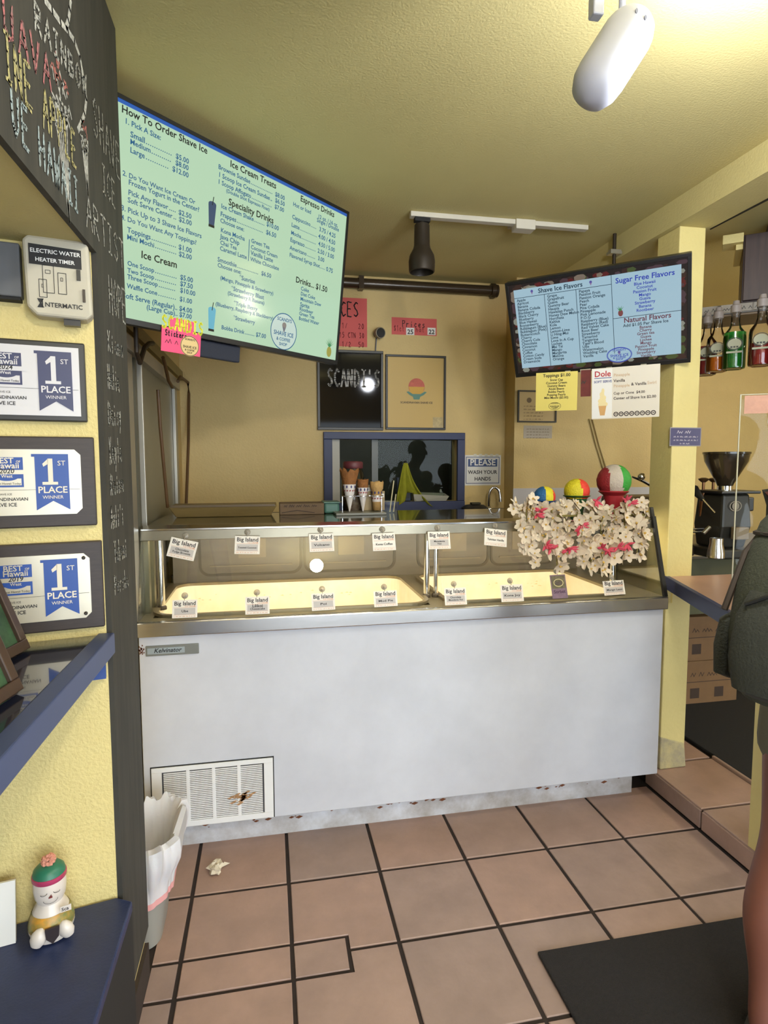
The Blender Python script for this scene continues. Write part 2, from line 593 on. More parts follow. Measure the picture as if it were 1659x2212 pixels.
# dark room behind the service window
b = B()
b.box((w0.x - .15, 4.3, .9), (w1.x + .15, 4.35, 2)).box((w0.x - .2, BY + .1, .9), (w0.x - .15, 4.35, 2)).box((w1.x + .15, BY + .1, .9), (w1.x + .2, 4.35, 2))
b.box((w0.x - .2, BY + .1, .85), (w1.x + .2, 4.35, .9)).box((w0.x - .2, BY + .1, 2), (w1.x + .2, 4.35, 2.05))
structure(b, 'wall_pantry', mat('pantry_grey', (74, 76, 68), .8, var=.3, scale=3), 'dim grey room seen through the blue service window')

b = B().box((-1.7, -1.6, 0), (-.25, -1.5, CZ)).box((3.0, -1.6, 0), (6, -1.5, CZ)).box((-.25, -1.6, 2.08), (3.0, -1.5, CZ))
structure(b, 'wall_front', YEL, 'yellow shop front wall with a wide open entrance, behind the camera')
# niche: stucco wall, header, soffit
J0 = Vector((XL - .012, 1.467, 0))
J1 = J0 + JD * 1.3
structure(B().zprism([(J0.x, J0.y), (XL - .012, 1.735), (J1.x, 1.735), (J1.x, J1.y)], 0, CZ), 'wall_niche', YEL2, 'pale yellow stucco end wall of the niche with award plaques')
structure(B().zprism([(XL - .0125, -1.2), (J0.x - .0005, J0.y - .001), (J1.x, J1.y), (J1.x, -1.2)], 1.97, CZ), 'wall_header', CEIL, 'boxed header above the niche behind the chalk writing')
structure(B().box((J1.x - .1, -1.2, 0), (J1.x, 1.7, CZ)), 'wall_niche_left', YEL2, 'yellow wall closing the niche on its left')

# column and beam on the right
col = thing('column', (1.81, 2.42, SZ), 'square pale yellow wooden column right of the freezer', 'column', kind='structure')
B().box((1.75, 2.35, SZ - .01), (1.876, 2.5, 2.505)).build('post', POSTY, col, bevel=.004)
b = B()
b.add([(1.742, 2.335, SZ), (1.88, 2.338, SZ), (1.885, 2.51, SZ), (1.738, 2.51, SZ), (1.749, 2.347, .24), (1.874, 2.347, .2), (1.878, 2.503, .2), (1.746, 2.503, .26)],
      [(3, 2, 1, 0), (4, 5, 6, 7), (0, 1, 5, 4), (1, 2, 6, 5), (2, 3, 7, 6), (3, 0, 4, 7)])
b.build('footing', mat('chipped_yellow', (196, 182, 128), .8, var=.35, scale=14, c2=(150, 142, 120), bump=.6, bscale=30), col, bevel=.006)
structure(B().box((1.725, -1.5, 2.505), (1.9, 3.5, CZ)), 'beam', CEIL, 'boxed ceiling beam running over the yellow column', 'beam')

# ------------------------------------------------------------------ chalkboard
CH_ = [mat('chalk_%s' % n, c, .95, var=.6, scale=120, c2=(110, 110, 104)) for n, c in (('white', (226, 226, 216)), ('pink', (216, 120, 124)), ('yellow', (218, 206, 130)), ('pale_blue', (190, 212, 216)), ('red', (220, 110, 96)))]
cb = thing('chalkboard', (XL, .4, 1.97), 'black chalkboard wall over the niche and down its post, covered in chalk writing', 'chalkboard')
Z0P = .15
b = B().box((XL - .012, -1.2, 1.965), (XL, 1.735, CZ - .002)).box((XL - .012, 1.467, Z0P), (XL, 1.735, 1.965))
b.build('board', CHALKB, cb)
FC = Fr((XL, 0, 0), (0, 1, 0), (0, 0, 1))
for words, mi, lw in (
    ([('UAVA', (4, 70), (112, 197), (4, -8))], 1, .0052),
    ([('INE APPLE', (6, 160), (166, 368), (6, 66))], 2, .0052),
    ([('UE HAWAII', (24, 284), (170, 462), (6, 172))], 3, .005),
    ([('RAINBOW', (72, 58), (188, 212), (62, -16))], 0, .005),
    ([('SHAVE', (200, 286), (260, 392), (190, 186)), ('ICE', (219, 410), (250, 452), (206, 330)), ('ARTIST', (184, 484), (268, 582), (180, 412)), ('HOPE', (235, 672), (272, 700), (221, 580)),
      ('Kiana', (232, 757), (266, 773), (230, 712)), ('Halia', (232, 838), (258, 846), (231, 786)), ('Daisy', (233, 918), (262, 918), (232, 866)), ('Kayla', (236, 1002), (263, 997), (234, 946)),
      ('Raina', (238, 1070), (267, 1060), (237, 1025)), ("Auli'i", (239, 1142), (267, 1132), (238, 1095)), ('Tehani', (246, 1217), (274, 1200), (243, 1172)), ('Porsha', (247, 1286), (278, 1264), (245, 1246))], 0, .0046)):
    for s, p0, p1, pt in words:
        b = B()
        a0, v0 = FC.px(*p0)
        a1, v1 = FC.px(*p1)
        _, vt = FC.px(*pt)
        hh = vt - v0
        hand(b, FC, s, a0, v0, a1 - a0, hh, lw, dv=v1 - v0)
        if lw > .0048:
            hand(b, FC, s, a0 + .003, v0 + .004, a1 - a0, hh, lw * .5, dv=v1 - v0, c=.0014)
        b.build('chalk_word', CH_[mi], cb)
# chalk drawings: two shave ice cones and the outline of a large drop
b, b2 = B(), B()
for (cx, cy), s in (((130, 205), 1.), ((182, 300), .55)):
    a, v = FC.px(cx, cy)
    for k in range(int(46 * s) + 12):
        w, r = R.uniform(0, 6.28), .05 * s * math.sqrt(R.random())
        p = (a + r * math.cos(w), v + r * math.sin(w) * 1.2)
        (b2 if p[1] > v + .025 * s else b).stroke(FC, [p, (p[0] + R.uniform(-.02, .02) * s, p[1] + R.uniform(-.02, .02) * s)], .005)
    for k in range(6):
        b.stroke(FC, [(a - .045 * s + .015 * s * k, v - .03 * s), (a + .02 * s, v - .22 * s)], .005)
pts = [FC.px(*p) for p in ((96, 0), (112, 22), (130, 48), (146, 66), (160, 88), (172, 124), (180, 168), (186, 214), (182, 246), (176, 262), (168, 280))]
b.stroke(FC, pts, .012)
b.stroke(FC, [FC.px(*p) for p in ((152, 0), (150, 20), (147, 44), (142, 58))], .012)
b.build('chalk_drawing', CH_[0], cb)
b2.build('chalk_drawing', CH_[4], cb)

# ------------------------------------------------------------------ niche counter and bench
ct = thing('niche_counter', (-.8, .6, 1.06), 'glossy dark blue counter with blue front edge in the left niche', 'counter')
jy = lambda x: J0.y + (x - J0.x) * (JD.y / JD.x)
b = B().zprism([(-.395, -.9), (-.395, jy(-.395) - .002), (J1.x + .002, J1.y - .002), (J1.x + .002, -.9)], 1.058, 1.1)
b.build('countertop', BLUE2, ct, bevel=.002)
B().box((-.394, -.9, 1.055), (-.358, 1.462, 1.104)).build('front_edge', BLUE, ct, bevel=.003)
FJ = Fr(J0, -JD, (0, 0, 1))                 # niche wall seen from the room; u runs right
B().fbox(FJ, -.075, -.004, 1.0, 1.057, .001, .022).build('bracket', mat('bright_blue', (44, 74, 140), .5), ct)
be = thing('niche_bench', (-.8, .6, .25), 'low dark blue bench shelf along the bottom of the niche', 'bench')
B().zprism([(-.337, -.9), (-.337, 1.44), (J0.x, jy(J0.x) - .006), (J1.x + .002, J1.y - .004), (J1.x + .002, -.9)], .425, .45).build('seat', mat('bench_blue', (40, 52, 92), .45, var=.25, scale=20, bump=.1, bscale=150), be, bevel=.004)
B().box((-.3645, -.9, .12), (-.343, 1.462, .424)).build('apron', BLACKM, be, bevel=.003)
structure(B().box((-1.55, -.9, 0), (-.372, 1.40, .42)), 'wall_bench_base', YEL2, 'yellow base wall under the niche bench')
structure(B().box((-.385, 1.40, 0), (-.3655, 1.735, .1), ), 'baseboard_left', mat('worn_board', (58, 46, 38), .8, var=.3, scale=20), 'dark worn baseboard under the chalk post', 'baseboard')

# awards on the niche wall
SILV = mat('silver_plaque', (206, 198, 178), .3, metal=.35, var=.1, scale=3)
WPLQ = mat('white_plaque', (206, 204, 206), .3)
BLU19 = mat('ribbon_blue', (36, 74, 150), .4)
NAV24 = mat('ribbon_navy', (52, 56, 92), .4)
DKWD = mat('dark_wood', (58, 48, 44), .5, var=.3, scale=14, stretch=(2, 2, 14))
BLKF = mat('black_frame', (42, 40, 36), .4)


def award(year, c_tr, c_br, l_top, frame, plaque, rib, label, inset, screws=False):
    a1, vt = FJ.px(*c_tr)
    _, vb = FJ.px(*c_br)
    h = vt - vb
    w = h * 1.34
    a0 = a1 - w
    r = thing('award_plaque', FJ.p((a0 + a1) / 2, vb, 0), label, 'plaque', 'first place award plaques')
    B().fbox(FJ, a0, a1, vb, vt, .001, .018).build('frame', frame, r, bevel=.003)
    i = inset
    k = .012
    p0, p1, q0, q1 = a0 + i, a1 - i, vb + i, vt - i
    B().prism(FJ, [(p0 + k, q0), (p1 - k, q0), (p1, q0 + k), (p1, q1 - k), (p1 - k, q1), (p0 + k, q1), (p0, q1 - k), (p0, q0 + k)] if frame is DKWD else [(p0, q0), (p1, q0), (p1, q1), (p0, q1)], .018, .021).build('plate', plaque, r)
    F2 = Fr(FJ.p(p0, q0, .021), FJ.u, FJ.v)
    pw, ph = p1 - p0, q1 - q0
    rx0, rx1 = pw * .615, pw * .93
    if frame is DKWD:
        rx0, rx1 = pw * .575, pw * .885
    ry0, ry1 = ph * .07, ph * .93
    rm = (rx0 + rx1) / 2
    b = B().prism(F2, [(rx0, ry0), (rm, ry0 + ph * .14), (rx1, ry0), (rx1, ry1), (rx0, ry1)], 0, .0015)
    b.flat(F2, [(rx0 - .006, ry1 - .006), (rx0, ry1 - .006), (rx0, ry1), (rx0 - .006, ry1)])
    b.build('ribbon', rib, r)
    b = B()
    q = [(-.5, 0), (.5, 0), (.5, .11), (.2, .11), (.2, 1), (-.08, 1), (-.46, .8), (-.40, .69), (-.12, .78), (-.12, .11), (-.5, .11)]
    kx, ky = (rx1 - rx0) * .46, ph * .40
    for poly in ([q[0], q[1], q[2], q[10]], [q[9], q[3], q[4], (-.12, 1)], [(-.08, 1), q[6], q[7], (-.08, .80)]):
        b.flat(F2, [(rm - pw * .02 + x * kx, ph * .46 + y * ky) for x, y in poly], .0022)
    b.text(F2, 'ST', rm + pw * .052, ph * .755, width=(rx1 - rx0) * .24, c=.0022, bold=False)
    b.text(F2, 'PLACE', rm, ph * .335, width=(rx1 - rx0) * .88, align='C', c=.0022)
    b.text(F2, 'WINNER', rm, ph * .245, width=(rx1 - rx0) * .62, align='C', c=.0022, bold=False)
    b.build('ribbon_lettering', plaque if plaque is not SILV else mat('cream_ink', (222, 214, 194), .5), r)
    # badge
    bx0, bx1, by0, by1 = pw * .18, pw * .47, ph * .43, ph * .88
    b = B().prism(F2, [(bx0, by0), (bx1, by0), (bx1, by1), (bx0, by1)], 0, .0008)
    b.disc(F2, (bx0 + bx1) / 2, ph * .60, pw * .11, ph * .075, c=.0018)
    b.build('badge', rib, r)
    b = B()
    b.flat(F2, [(bx0 + .004, by0 + .004), (bx1 - .004, by0 + .004), (bx1 - .004, by0 + ph * .13), (bx0 + .004, by0 + ph * .13)], .0012)
    b.flat(F2, [(bx0 - pw * .03, ph * .625), (bx1 + pw * .045, ph * .625), (bx1 + pw * .02, ph * .655), (bx1 + pw * .045, ph * .69), (bx0 - pw * .03, ph * .69)], .002)
    bm = (bx0 + bx1) / 2
    b.text(F2, 'BEST', bm - pw * .02, ph * .79, width=pw * .17, align='C', c=.002)
    b.text(F2, 'OF', bm + pw * .085, ph * .80, size=ph * .045, c=.002)
    b.text(F2, 'Hawaii', bm, ph * .715, width=pw * .22, align='C', c=.002)
    b.text(F2, 'West', bm, ph * .575, width=pw * .1, align='C', c=.0024)
    b.build('badge_face', plaque, r)
    b = B()
    b.text(F2, year, bm, ph * .64, width=pw * .13, align='C', c=.0026, slant=.15)
    b.text(F2, 'West Hawaii Today', bm, ph * .47, width=pw * .24, align='C', c=.0022, bold=False)
    b.text(F2, 'BEST SHAVE ICE', bx0 - pw * .02, ph * .31, width=pw * .2, c=.001, bold=False)
    b.text(F2, 'SCANDINAVIAN', bx0 - pw * .02, ph * .225, width=pw * .34, c=.001)
    b.text(F2, 'SHAVE ICE', bx0 - pw * .02, ph * .14, width=pw * .24, c=.001)
    b.flat(F2, [(pw * .05, ph * .385), (rx0, ph * .385), (rx0, ph * .389), (pw * .05, ph * .389)], .001)
    b.flat(F2, [(rx1, ph * .385), (pw * .985, ph * .385), (pw * .985, ph * .389), (rx1, ph * .389)], .001)
    b.build('print', INK, r)
    if screws:
        for v in (ph * .07, ph * .93):
            B().lathe([(.004, 0), (.004, .003), (.002, .005)], F2.p(pw - .012, v, 0), FJ.n, n=12).build('screw', DKBR, r, smooth=True)
    return r


award('2024', (183, 745), (190, 913), (0, 733), BLKF, WPLQ, NAV24, 'black framed 2024 first place certificate with a navy ribbon, uppermost of three', .012)
award('2020', (203, 945), (208, 1133), (0, 943), DKWD, SILV, BLU19, 'dark wood 2020 first place plaque without screws, middle of three', .028)
award('2019', (220, 1166), (220, 1350), (0, 1167), DKWD, SILV, BLU19, 'dark wood 2019 first place plaque with black screws, lowest of three', .026, True)

# water heater timer
a0, vt = FJ.px(54, 521)
a1, _ = FJ.px(197, 545)
_, vb = FJ.px(130, 697)
TB = mat('timer_beige', (188, 182, 164), .5, var=.1, scale=8)
t = thing('timer_box', FJ.p((a0 + a1) / 2, vb, 0), 'beige electric water heater timer box on the niche wall above the plaques', 'timer')
b = B().prism(FJ, [(a0 + .003, vb + .02), (a0 + .02, vb + .002), (a1 - .012, vb), (a1, vb + .012), (a1 - .003, vt - .01), (a1 - .012, vt), (a0 + .01, vt), (a0, vt - .01)], .001, .05)
b.build('case', TB, t, bevel=.006)
F2 = Fr(FJ.p(a0, vb, .0505), FJ.u, FJ.v)
tw, th = a1 - a0, vt - vb
B().flat(F2, [(tw * .09, th * .64), (tw * .86, th * .63), (tw * .86, th * .87), (tw * .09, th * .89)]).build('header_label', INK, t)
b = B().text(F2, 'ELECTRIC WATER', tw * .11, th * .785, width=tw * .74, c=.0014).text(F2, 'HEATER TIMER', tw * .18, th * .68, width=tw * .58, c=.0014)
b.build('header_lettering', INKW, t)
b = B().text(F2, 'NTERMATIC', tw * .29, th * .125, width=tw * .56, c=.001)
for sg in (1, -1):
    b.flat(F2, [(tw * .18, th * (.165 + .055 * sg)), (tw * .28, th * (.165 + .055 * sg)), (tw * .24, th * .165), (tw * .22, th * .165)][::sg], .001)
b.flat(F2, [(tw * .245, th * .11), (tw * .265, th * .11), (tw * .265, th * .22), (tw * .245, th * .22)], .001)
for (x0, x1, y0, y1) in ((.28, .44, .3, .64), (.5, .62, .3, .56), (.22, .33, .24, .46)):
    q = [(tw * x0, th * y0), (tw * x1, th * y0), (tw * x1, th * y1), (tw * x0, th * y1), (tw * x0, th * y0)]
    b.stroke(F2, q, .0012)
    b.stroke(F2, [(tw * (x0 + .04), th * (y1 - .06)), (tw * (x1 - .05), th * (y1 - .06)), (tw * (x1 - .05), th * (y1 - .1)), (tw * (x0 + .04), th * (y1 - .1)), (tw * (x0 + .04), th * (y1 - .06))], .001)
b.build('print', INK, t)
B().fbox(F2, tw * .78, tw * .84, th * .49, th * .62, 0, .004).build('switch', BLACK, t)
B().fbox(F2, tw * .86, tw * .90, th * .22, th * .38, 0, .004).build('latch', DKBR, t)
B().fbox(F2, tw * .55, tw * .80, -.012, .004, -.03, -.012).build('conduit_fitting', BLACK, t)
# grey box beside it
a1b, vtb = FJ.px(48, 537)
_, vbb = FJ.px(48, 650)
B_ = thing('junction_box', FJ.p(a1b - .08, vbb, 0), 'flat grey metal box mounted left of the beige timer', 'electrical box')
B().fbox(FJ, a1b - .16, a1b - .001, vbb, vtb, .001, .035).build('cover', mat('box_grey', (92, 94, 98), .5, var=.1, scale=6), B_, bevel=.003)
B().fbox(FJ, a1b - .16, a1b - .004, vbb - .006, vbb - .0005, .001, .03).build('hinge', BLACKM, B_)

# pictures leaning on the counter, figurine and board on the bench
def lean_frame(foot, yaw, tilt, w, h, label, seed):
    u = Vector((math.cos(yaw), math.sin(yaw), 0))
    nrm = Vector((u.y, -u.x, 0))
    v = Vector((0, 0, math.cos(tilt))) - nrm * math.sin(tilt)
    F = Fr(Vector(foot) + Vector((0, 0, .0065)), u, v)
    r = thing('picture_frame', foot, label, 'picture frame', 'frames leaning on the niche counter')
    b = B()
    e = .022
    b.fbox(F, -w, 0, 0, e, -.012, .004).fbox(F, -w, 0, h - e, h, -.012, .004).fbox(F, -w, -w + e, e, h - e, -.012, .004).fbox(F, -e, 0, e, h - e, -.012, .004)
    b.build('frame', mat('brown_frame', (70, 52, 42), .35, var=.3, scale=12), r, bevel=.002)
    B().fbox(F, -w + e, -e, e, h - e, -.010, -.004).build('picture', mat('green_print', (62, 96, 62), .5, var=.7, scale=22, c2=(30, 48, 34)), r)
    b = B()
    rr = random.Random(seed)
    y = h * .32
    while y < h * .82:
        b.flat(F, [(-w * .78, y), (-w * rr.uniform(.25, .34), y), (-w * .25, y + .004), (-w * .78, y + .004)], -.003)
        y += .012
    b.build('text_lines', mat('pale_green_print', (128, 150, 112), .6), r)
    return r


lean_frame(on(64, 1406, Z=1.1), 1.42, .36, .20, .26, 'brown picture frame with green print, farther of two leaning on the counter', 3)
lean_frame(on(49, 1496, Z=1.1), 1.42, .36, .20, .26, 'brown picture frame with green print, nearer of two leaning on the counter', 4)
p = on(34, 2038, Z=.45)
F2 = Fr(p + Vector((0, 0, .001)), (math.cos(.2), math.sin(.2), 0), (-.03, .22, 1))
wb = thing('foam_board', p, 'blank white board leaning at the end of the blue bench', 'board')
B().fbox(F2, -.22, 0, 0, .13, -.008, 0).build('sheet', PAPER, wb)
B().fbox(F2, -.22, 0, 0, .13, -.012, -.0085).build('backing', mat('kraft', (150, 126, 96), .9), wb)

# painted figurine
fp = on(106, 2030, Z=.45) + Vector((0, .02, 0))
fg = thing('snowman_figurine', fp, 'painted ceramic snowman figurine with knitted cap on the blue bench', 'figurine')
CER = mat('ceramic_white', (216, 206, 196), .35, coat=.3)
GRN = mat('paint_green', (44, 112, 86), .4)
PNK = mat('paint_pink', (178, 62, 98), .4)
K = .105 / .12
b = B().lathe([(.028, 0), (.052, .006), (.06, .03), (.058, .055), (.046, .085), (.036, .102), (.034, .108), (.040, .122), (.043, .145), (.042, .168), (.036, .185)], fp, n=32)
b.build('body', CER, fg, smooth=True)
B().lathe([(.0425, .172), (.045, .175), (.045, .186), (.042, .188)], fp, n=32).build('hat_band', PNK, fg, smooth=True)
B().lathe([(.043, .188), (.040, .2), (.030, .21), (.015, .215)], fp, n=32).build('cap', GRN, fg, smooth=True)
b = B()
for k in range(60):
    w, h = R.uniform(0, 6.28), R.uniform(-.6, 1)
    d = Vector((math.cos(w) * math.sqrt(1 - h * h), math.sin(w) * math.sqrt(1 - h * h), h))
    q = fp + Vector((0, 0, .223)) + d * .012
    b.lathe([(.0045, 0), (.0055, .003), (.002, .008)], q, d, n=6)
b.build('pompom', mat('pompom_pink', (206, 142, 120), .9), fg, smooth=True)
fd = Vector((.34, -.94, 0))      # it faces the room
fside = Vector((-fd.y, fd.x, 0))
B().lathe([(.0595, .034), (.0600, .042), (.0575, .06), (.0515, .077), (.0485, .082)], fp, n=32, cap=False).build('shirt', mat('paint_shirt', (70, 120, 78), .4, var=.9, scale=26, c2=(214, 150, 50)), fg, smooth=True)
F3 = Fr(fp + fd * .0605 + Vector((0, 0, .008)), fside, (0, 0, 1))
b = B()
b.prism(Fr(fp + fd * .056 + Vector((0, 0, .012)), fside, Vector((0, 0, 1)) - fd * -.12), [(-.018, .05), (.018, .05), (.016, .02), (.0, .0), (-.016, .02)], 0, .006)
b.build('apron', mat('paint_dark', (52, 44, 46), .4), fg)
for sd in (-1, 1):
    c = fp + fd * .052 + fside * (.034 * sd) + Vector((0, 0, .036))
    pr = [(.003, -.026), (.014, -.022), (.021, -.008), (.020, .008), (.012, .022), (.003, .027)]
    B().lathe(pr, c, Vector((0, 0, 1)) - fside * (.35 * sd), n=16, sx=1, sy=.8).build('paw', CER, fg, smooth=True)
F3 = Fr(fp + fd * .0436 + Vector((0, 0, .14)), fside, (0, 0, 1))
b = B()
for sd in (-1, 1):
    b.stroke(F3, [(sd * .016 + .008 * math.cos(math.pi + math.pi * i / 6), .012 + .005 * math.sin(math.pi + math.pi * i / 6)) for i in range(7)], .0014, .0002)
b.stroke(F3, [(.018 * math.cos(math.pi + math.pi * i / 8), -.008 + .012 * math.sin(math.pi + math.pi * i / 8)) for i in range(9)], .001, .0002)
b.build('face_lines', INK, fg)
B().prism(F3, [(-.005, -.002), (.005, -.002), (.002, .006)], -.002, .004).build('beak', mat('paint_beak', (120, 44, 40), .4), fg)
F4 = Fr(fp + fd * .05 + fside * .022 + Vector((0, 0, .088)), fside, (0, 0, 1))
B().fbox(F4, 0, .028, 0, .017, 0, .003).text(F4, 'Sca', .003, .004, size=.014, c=.0035, m=1).build('name_tag', [CER, INK], fg)

fg.scale = (.77, .77, .77)

# ------------------------------------------------------------------ ice cream dipping freezer
FX0, FX1, FY0, FY1 = -.468, 1.655, 2.235, 2.95
fz = thing('ice_cream_freezer', (.6, 2.6, 0), 'long white ice cream dipping freezer with glass front and stainless trim', 'freezer')
b = B().box((FX0, FY0, .135), (FX1, FY0 + .03, .874)).box((FX0, FY0 + .03, .12), (FX0 + .03, FY1, .874)).box((FX1 - .03, FY0 + .03, .12), (FX1, FY1, .874)).box((FX0 + .03, FY1 - .03, .12), (FX1 - .03, FY1, .874))
b.build('cabinet', WHITE, fz, bevel=.003)
B().box((FX0 + .02, 2.335, .0), (1.60, 2.9, .134)).build('kick_plate', mat('kick_white', (214, 216, 220), .5, var=.15, scale=7, c2=(160, 152, 142)), fz)
b = B()
for k in range(60):
    x = R.choice([R.uniform(1.05, 1.6), R.uniform(.4, .75), R.uniform(-.3, .3)])
    z = R.uniform(.06, .125)
    s = R.uniform(.004, .016)
    b.flat(Fr((x, 2.334, z), (1, 0, 0), (0, 0, 1)), [(-s, 0), (0, -s * .4), (s * 1.2, s * .1), (s * .2, s * .5)], .0006)
b.build('rust_flakes', RUST, fz)['kind'] = 'stuff'
# ventilation grille, bottom left
g0, g1, gz0, gz1 = -.440, .0, .139, .382
F2 = Fr((g0, FY0, gz0), (1, 0, 0), (0, 0, 1))
gw, gh = g1 - g0, gz1 - gz0
gr = B().fbox(F2, 0, gw, gh - .024, gh - .006, 0, .006).fbox(F2, 0, gw, 0, .022, 0, .006).fbox(F2, 0, .036, .022, gh - .024, 0, .006).fbox(F2, gw - .034, gw, .022, gh - .024, 0, .006).build('grille', WHITEP, fz, bevel=.001)
B().fbox(F2, -.003, gw + .003, gh - .006, gh - .002, 0, .002).fbox(F2, gw, gw + .004, -.002, gh - .002, 0, .002).fbox(F2, -.004, 0, -.002, gh - .002, 0, .002).build('gap_line', BLACKM, gr)
B().fbox(F2, .03, gw - .03, .02, gh - .02, .0003, .0009).build('backing', mat('grille_dark', (64, 64, 68), .8), gr)
cols = [.036 + i * (gw - .07) / 4 for i in range(5)]
for x in cols[1:-1]:
    B().fbox(F2, x - .006, x + .006, .022, gh - .024, 0, .0055).build('grille_bar', WHITEP, gr)
b = B()
nsl = 27
for i in range(4):
    for k in range(nsl):
        z = .024 + (gh - .05) * k / nsl
        b.fbox(F2, cols[i] + .006, cols[i + 1] - .006, z, z + (gh - .05) / nsl * .56, .001, .0045)
b.build('louvers', WHITEP, gr)['kind'] = 'stuff'
b = B()
for k in range(16):
    a, v = .31 + R.gauss(0, .018), .085 + R.gauss(0, .012)
    b.flat(F2, [(a, v), (a + .02, v + .012), (a + .012, v + .014), (a - .01, v + .004)], .0066)
b.build('rust_patch', mat('rust_light', (168, 130, 92), .9), gr)['kind'] = 'stuff'
# maker plate
F2 = Fr((-.444, FY0, .800), (1, 0, 0), (0, 0, 1))
np_ = B().fbox(F2, 0, .185, 0, .038, 0, .006).build('name_plate', mat('plate_grey', (126, 128, 122), .4, metal=.4), fz, bevel=.002)
B().fbox(F2, .006, .135, .008, .03, .006, .0075).build('plate_field', mat('plate_blue', (150, 160, 164), .4), np_)
B().text(F2, 'Kelvinator', .028, .013, width=.095, c=.0085, slant=.3).build('plate_lettering', INK, np_)
b = B()
for k in range(24):
    a, v = -.018 + R.gauss(0, .008), .02 + R.gauss(0, .009)
    b.flat(F2, [(a, v), (a + .006, v + .002), (a + .002, v + .008)], .0005)
b.build('rust_specks', RUST, fz)['kind'] = 'stuff'
# stainless rail, ledge, wells
b = B().box((FX0 - .006, 2.212, .874), (FX1 + .006, 2.236, .927))
b.build('front_rail', STEEL, fz, bevel=.004)
WY0, WY1 = 2.285, 2.875
WELLS = ((-.425, .635), (.715, 1.505))
b = B().box((FX0, 2.236, .90), (FX1, WY0, .926)).box((FX0, WY1, .90), (FX1, FY1, .926)).box((FX0, WY0, .90), (WELLS[0][0], WY1, .926))
b.box((WELLS[0][1], WY0, .90), (WELLS[1][0], WY1, .926)).box((WELLS[1][1], WY0, .90), (FX1, WY1, .926))
b.build('top_ledge', mat('ledge_steel', (150, 142, 120), .35, metal=.8, var=.2, scale=6), fz)


def rrect(x0, x1, y0, y1, r, n=6):
    p = []
    for cx, cy, a in ((x1 - r, y1 - r, 0), (x0 + r, y1 - r, 1), (x0 + r, y0 + r, 2), (x1 - r, y0 + r, 3)):
        p += [(cx + r * math.cos((a + i / n) * math.pi / 2), cy + r * math.sin((a + i / n) * math.pi / 2)) for i in range(n + 1)]
    return p


for x0, x1 in WELLS:
    o = rrect(x0 - .012, x1 + .012, WY0 - .008, WY1 + .012, .09)
    i_ = rrect(x0 + .008, x1 - .008, WY0 + .008, WY1 - .008, .07)
    n = len(o)
    vs = [(x, y, .926) for x, y in o] + [(x, y, .937) for x, y in o] + [(x, y, .937) for x, y in i_] + [(x, y, .90) for x, y in i_]
    fs = [(j * n + k, j * n + (k + 1) % n, (j + 1) * n + (k + 1) % n, (j + 1) * n + k) for j in range(3) for k in range(n)]
    B().add(vs, fs).build('well_rim', mat('rim_steel', (140, 128, 104), .35, metal=.7), fz)
    lo = rrect(x0 + .02, x1 - .02, WY0 + .02, WY1 - .02, .07)
    vs = [(x, y, .925) for x, y in i_] + [(x, y, .70) for x, y in lo]
    fs = [(k, (k + 1) % n, n + (k + 1) % n, n + k) for k in range(n)] + [list(range(n, 2 * n))]
    B().add(vs, fs).build('well_liner', CREAM, fz)
    b = B()
    for k in range(70):
        x, y = R.uniform(x0 + .05, x1 - .05), WY1 - .011
        z = R.uniform(.76, .88)
        s = R.uniform(.003, .01)
        b.flat(Fr((x, y, z), (1, 0, 0), (0, 0, 1)), [(-s, 0), (s, -s * .3), (s * .6, s * .5)], .001)
    b.build('frost_marks', mat('frost_tan', (226, 206, 164), .8), fz)['kind'] = 'stuff'

# canopy
CYF, CZ0, CZ1 = 2.324, 1.209, 1.255
B().box((FX0, CYF, CZ0), (FX1, CYF + .02, CZ1 - .008)).build('canopy_lip', mat('lip_steel', (150, 142, 122), .3, metal=.75, var=.25, scale=4), fz, bevel=.002)
b = B().add([(x, y, z) for x in (FX0, FX1) for y, z in ((CYF - .002, CZ1 - .0075), (CYF + .045, CZ1 - .0075), (CYF + .045, CZ1 + .008), (CYF + .035, CZ1 + .008), (CYF - .002, CZ1 - .002))],
            [(0, 1, 2, 3, 4), (9, 8, 7, 6, 5)] + [(i, (i + 1) % 5 + 0, 5 + (i + 1) % 5, 5 + i)[::-1] for i in range(5)])
b.build('canopy_strip', mat('strip_steel', (214, 212, 208), .16, metal=1.), fz)
B().box((FX0, CYF + .0455, CZ1 - .012), (FX1, FY1, CZ1)).build('canopy_top', mat('canopy_glass_grey', (70, 66, 48), .12, coat=.5), fz)
B().box((FX0, CYF + .02, CZ1 - .02), (FX1, FY1, CZ1 - .0125)).build('canopy_underside', mat('under_cream', (220, 208, 176), .5), fz)
tube = mat('tube_glow', (255, 246, 226), .5, emit=44.0)
for x0, x1 in ((FX0 + .05, .64), (.72, FX1 - .03)):
    B().tube([(x0, CYF + .04, CZ0 + .006), (x1, CYF + .04, CZ0 + .006)], .008).build('light_tube', tube, fz, smooth=True)
B().box((FX0 + .02, CYF + .021, CZ0 - .001), (FX1 - .02, CYF + .026, CZ0 + .012)).build('tube_trim', mat('trim_cream', (232, 220, 190), .4), fz)
# posts
for x in (-.415, .655, .695, 1.525):
    b = B().tube([(x, 2.42, .926), (x, 2.42, 1.236)], .0125 if x != .695 else .010, n=12)
    b.build('canopy_post', CHROME, fz, smooth=True)
    B().lathe([(.018, 0), (.018, .01), (.013, .016)], (x, 2.42, .926), n=12).build('post_foot', DKBR, fz, smooth=True)
for y in (2.36, 2.46):
    B().box((FX0 + .001, y, .926), (FX0 + .02, y + .035, CZ0)).build('end_bar', mat('olive_steel', (112, 108, 84), .4, metal=.6), fz)
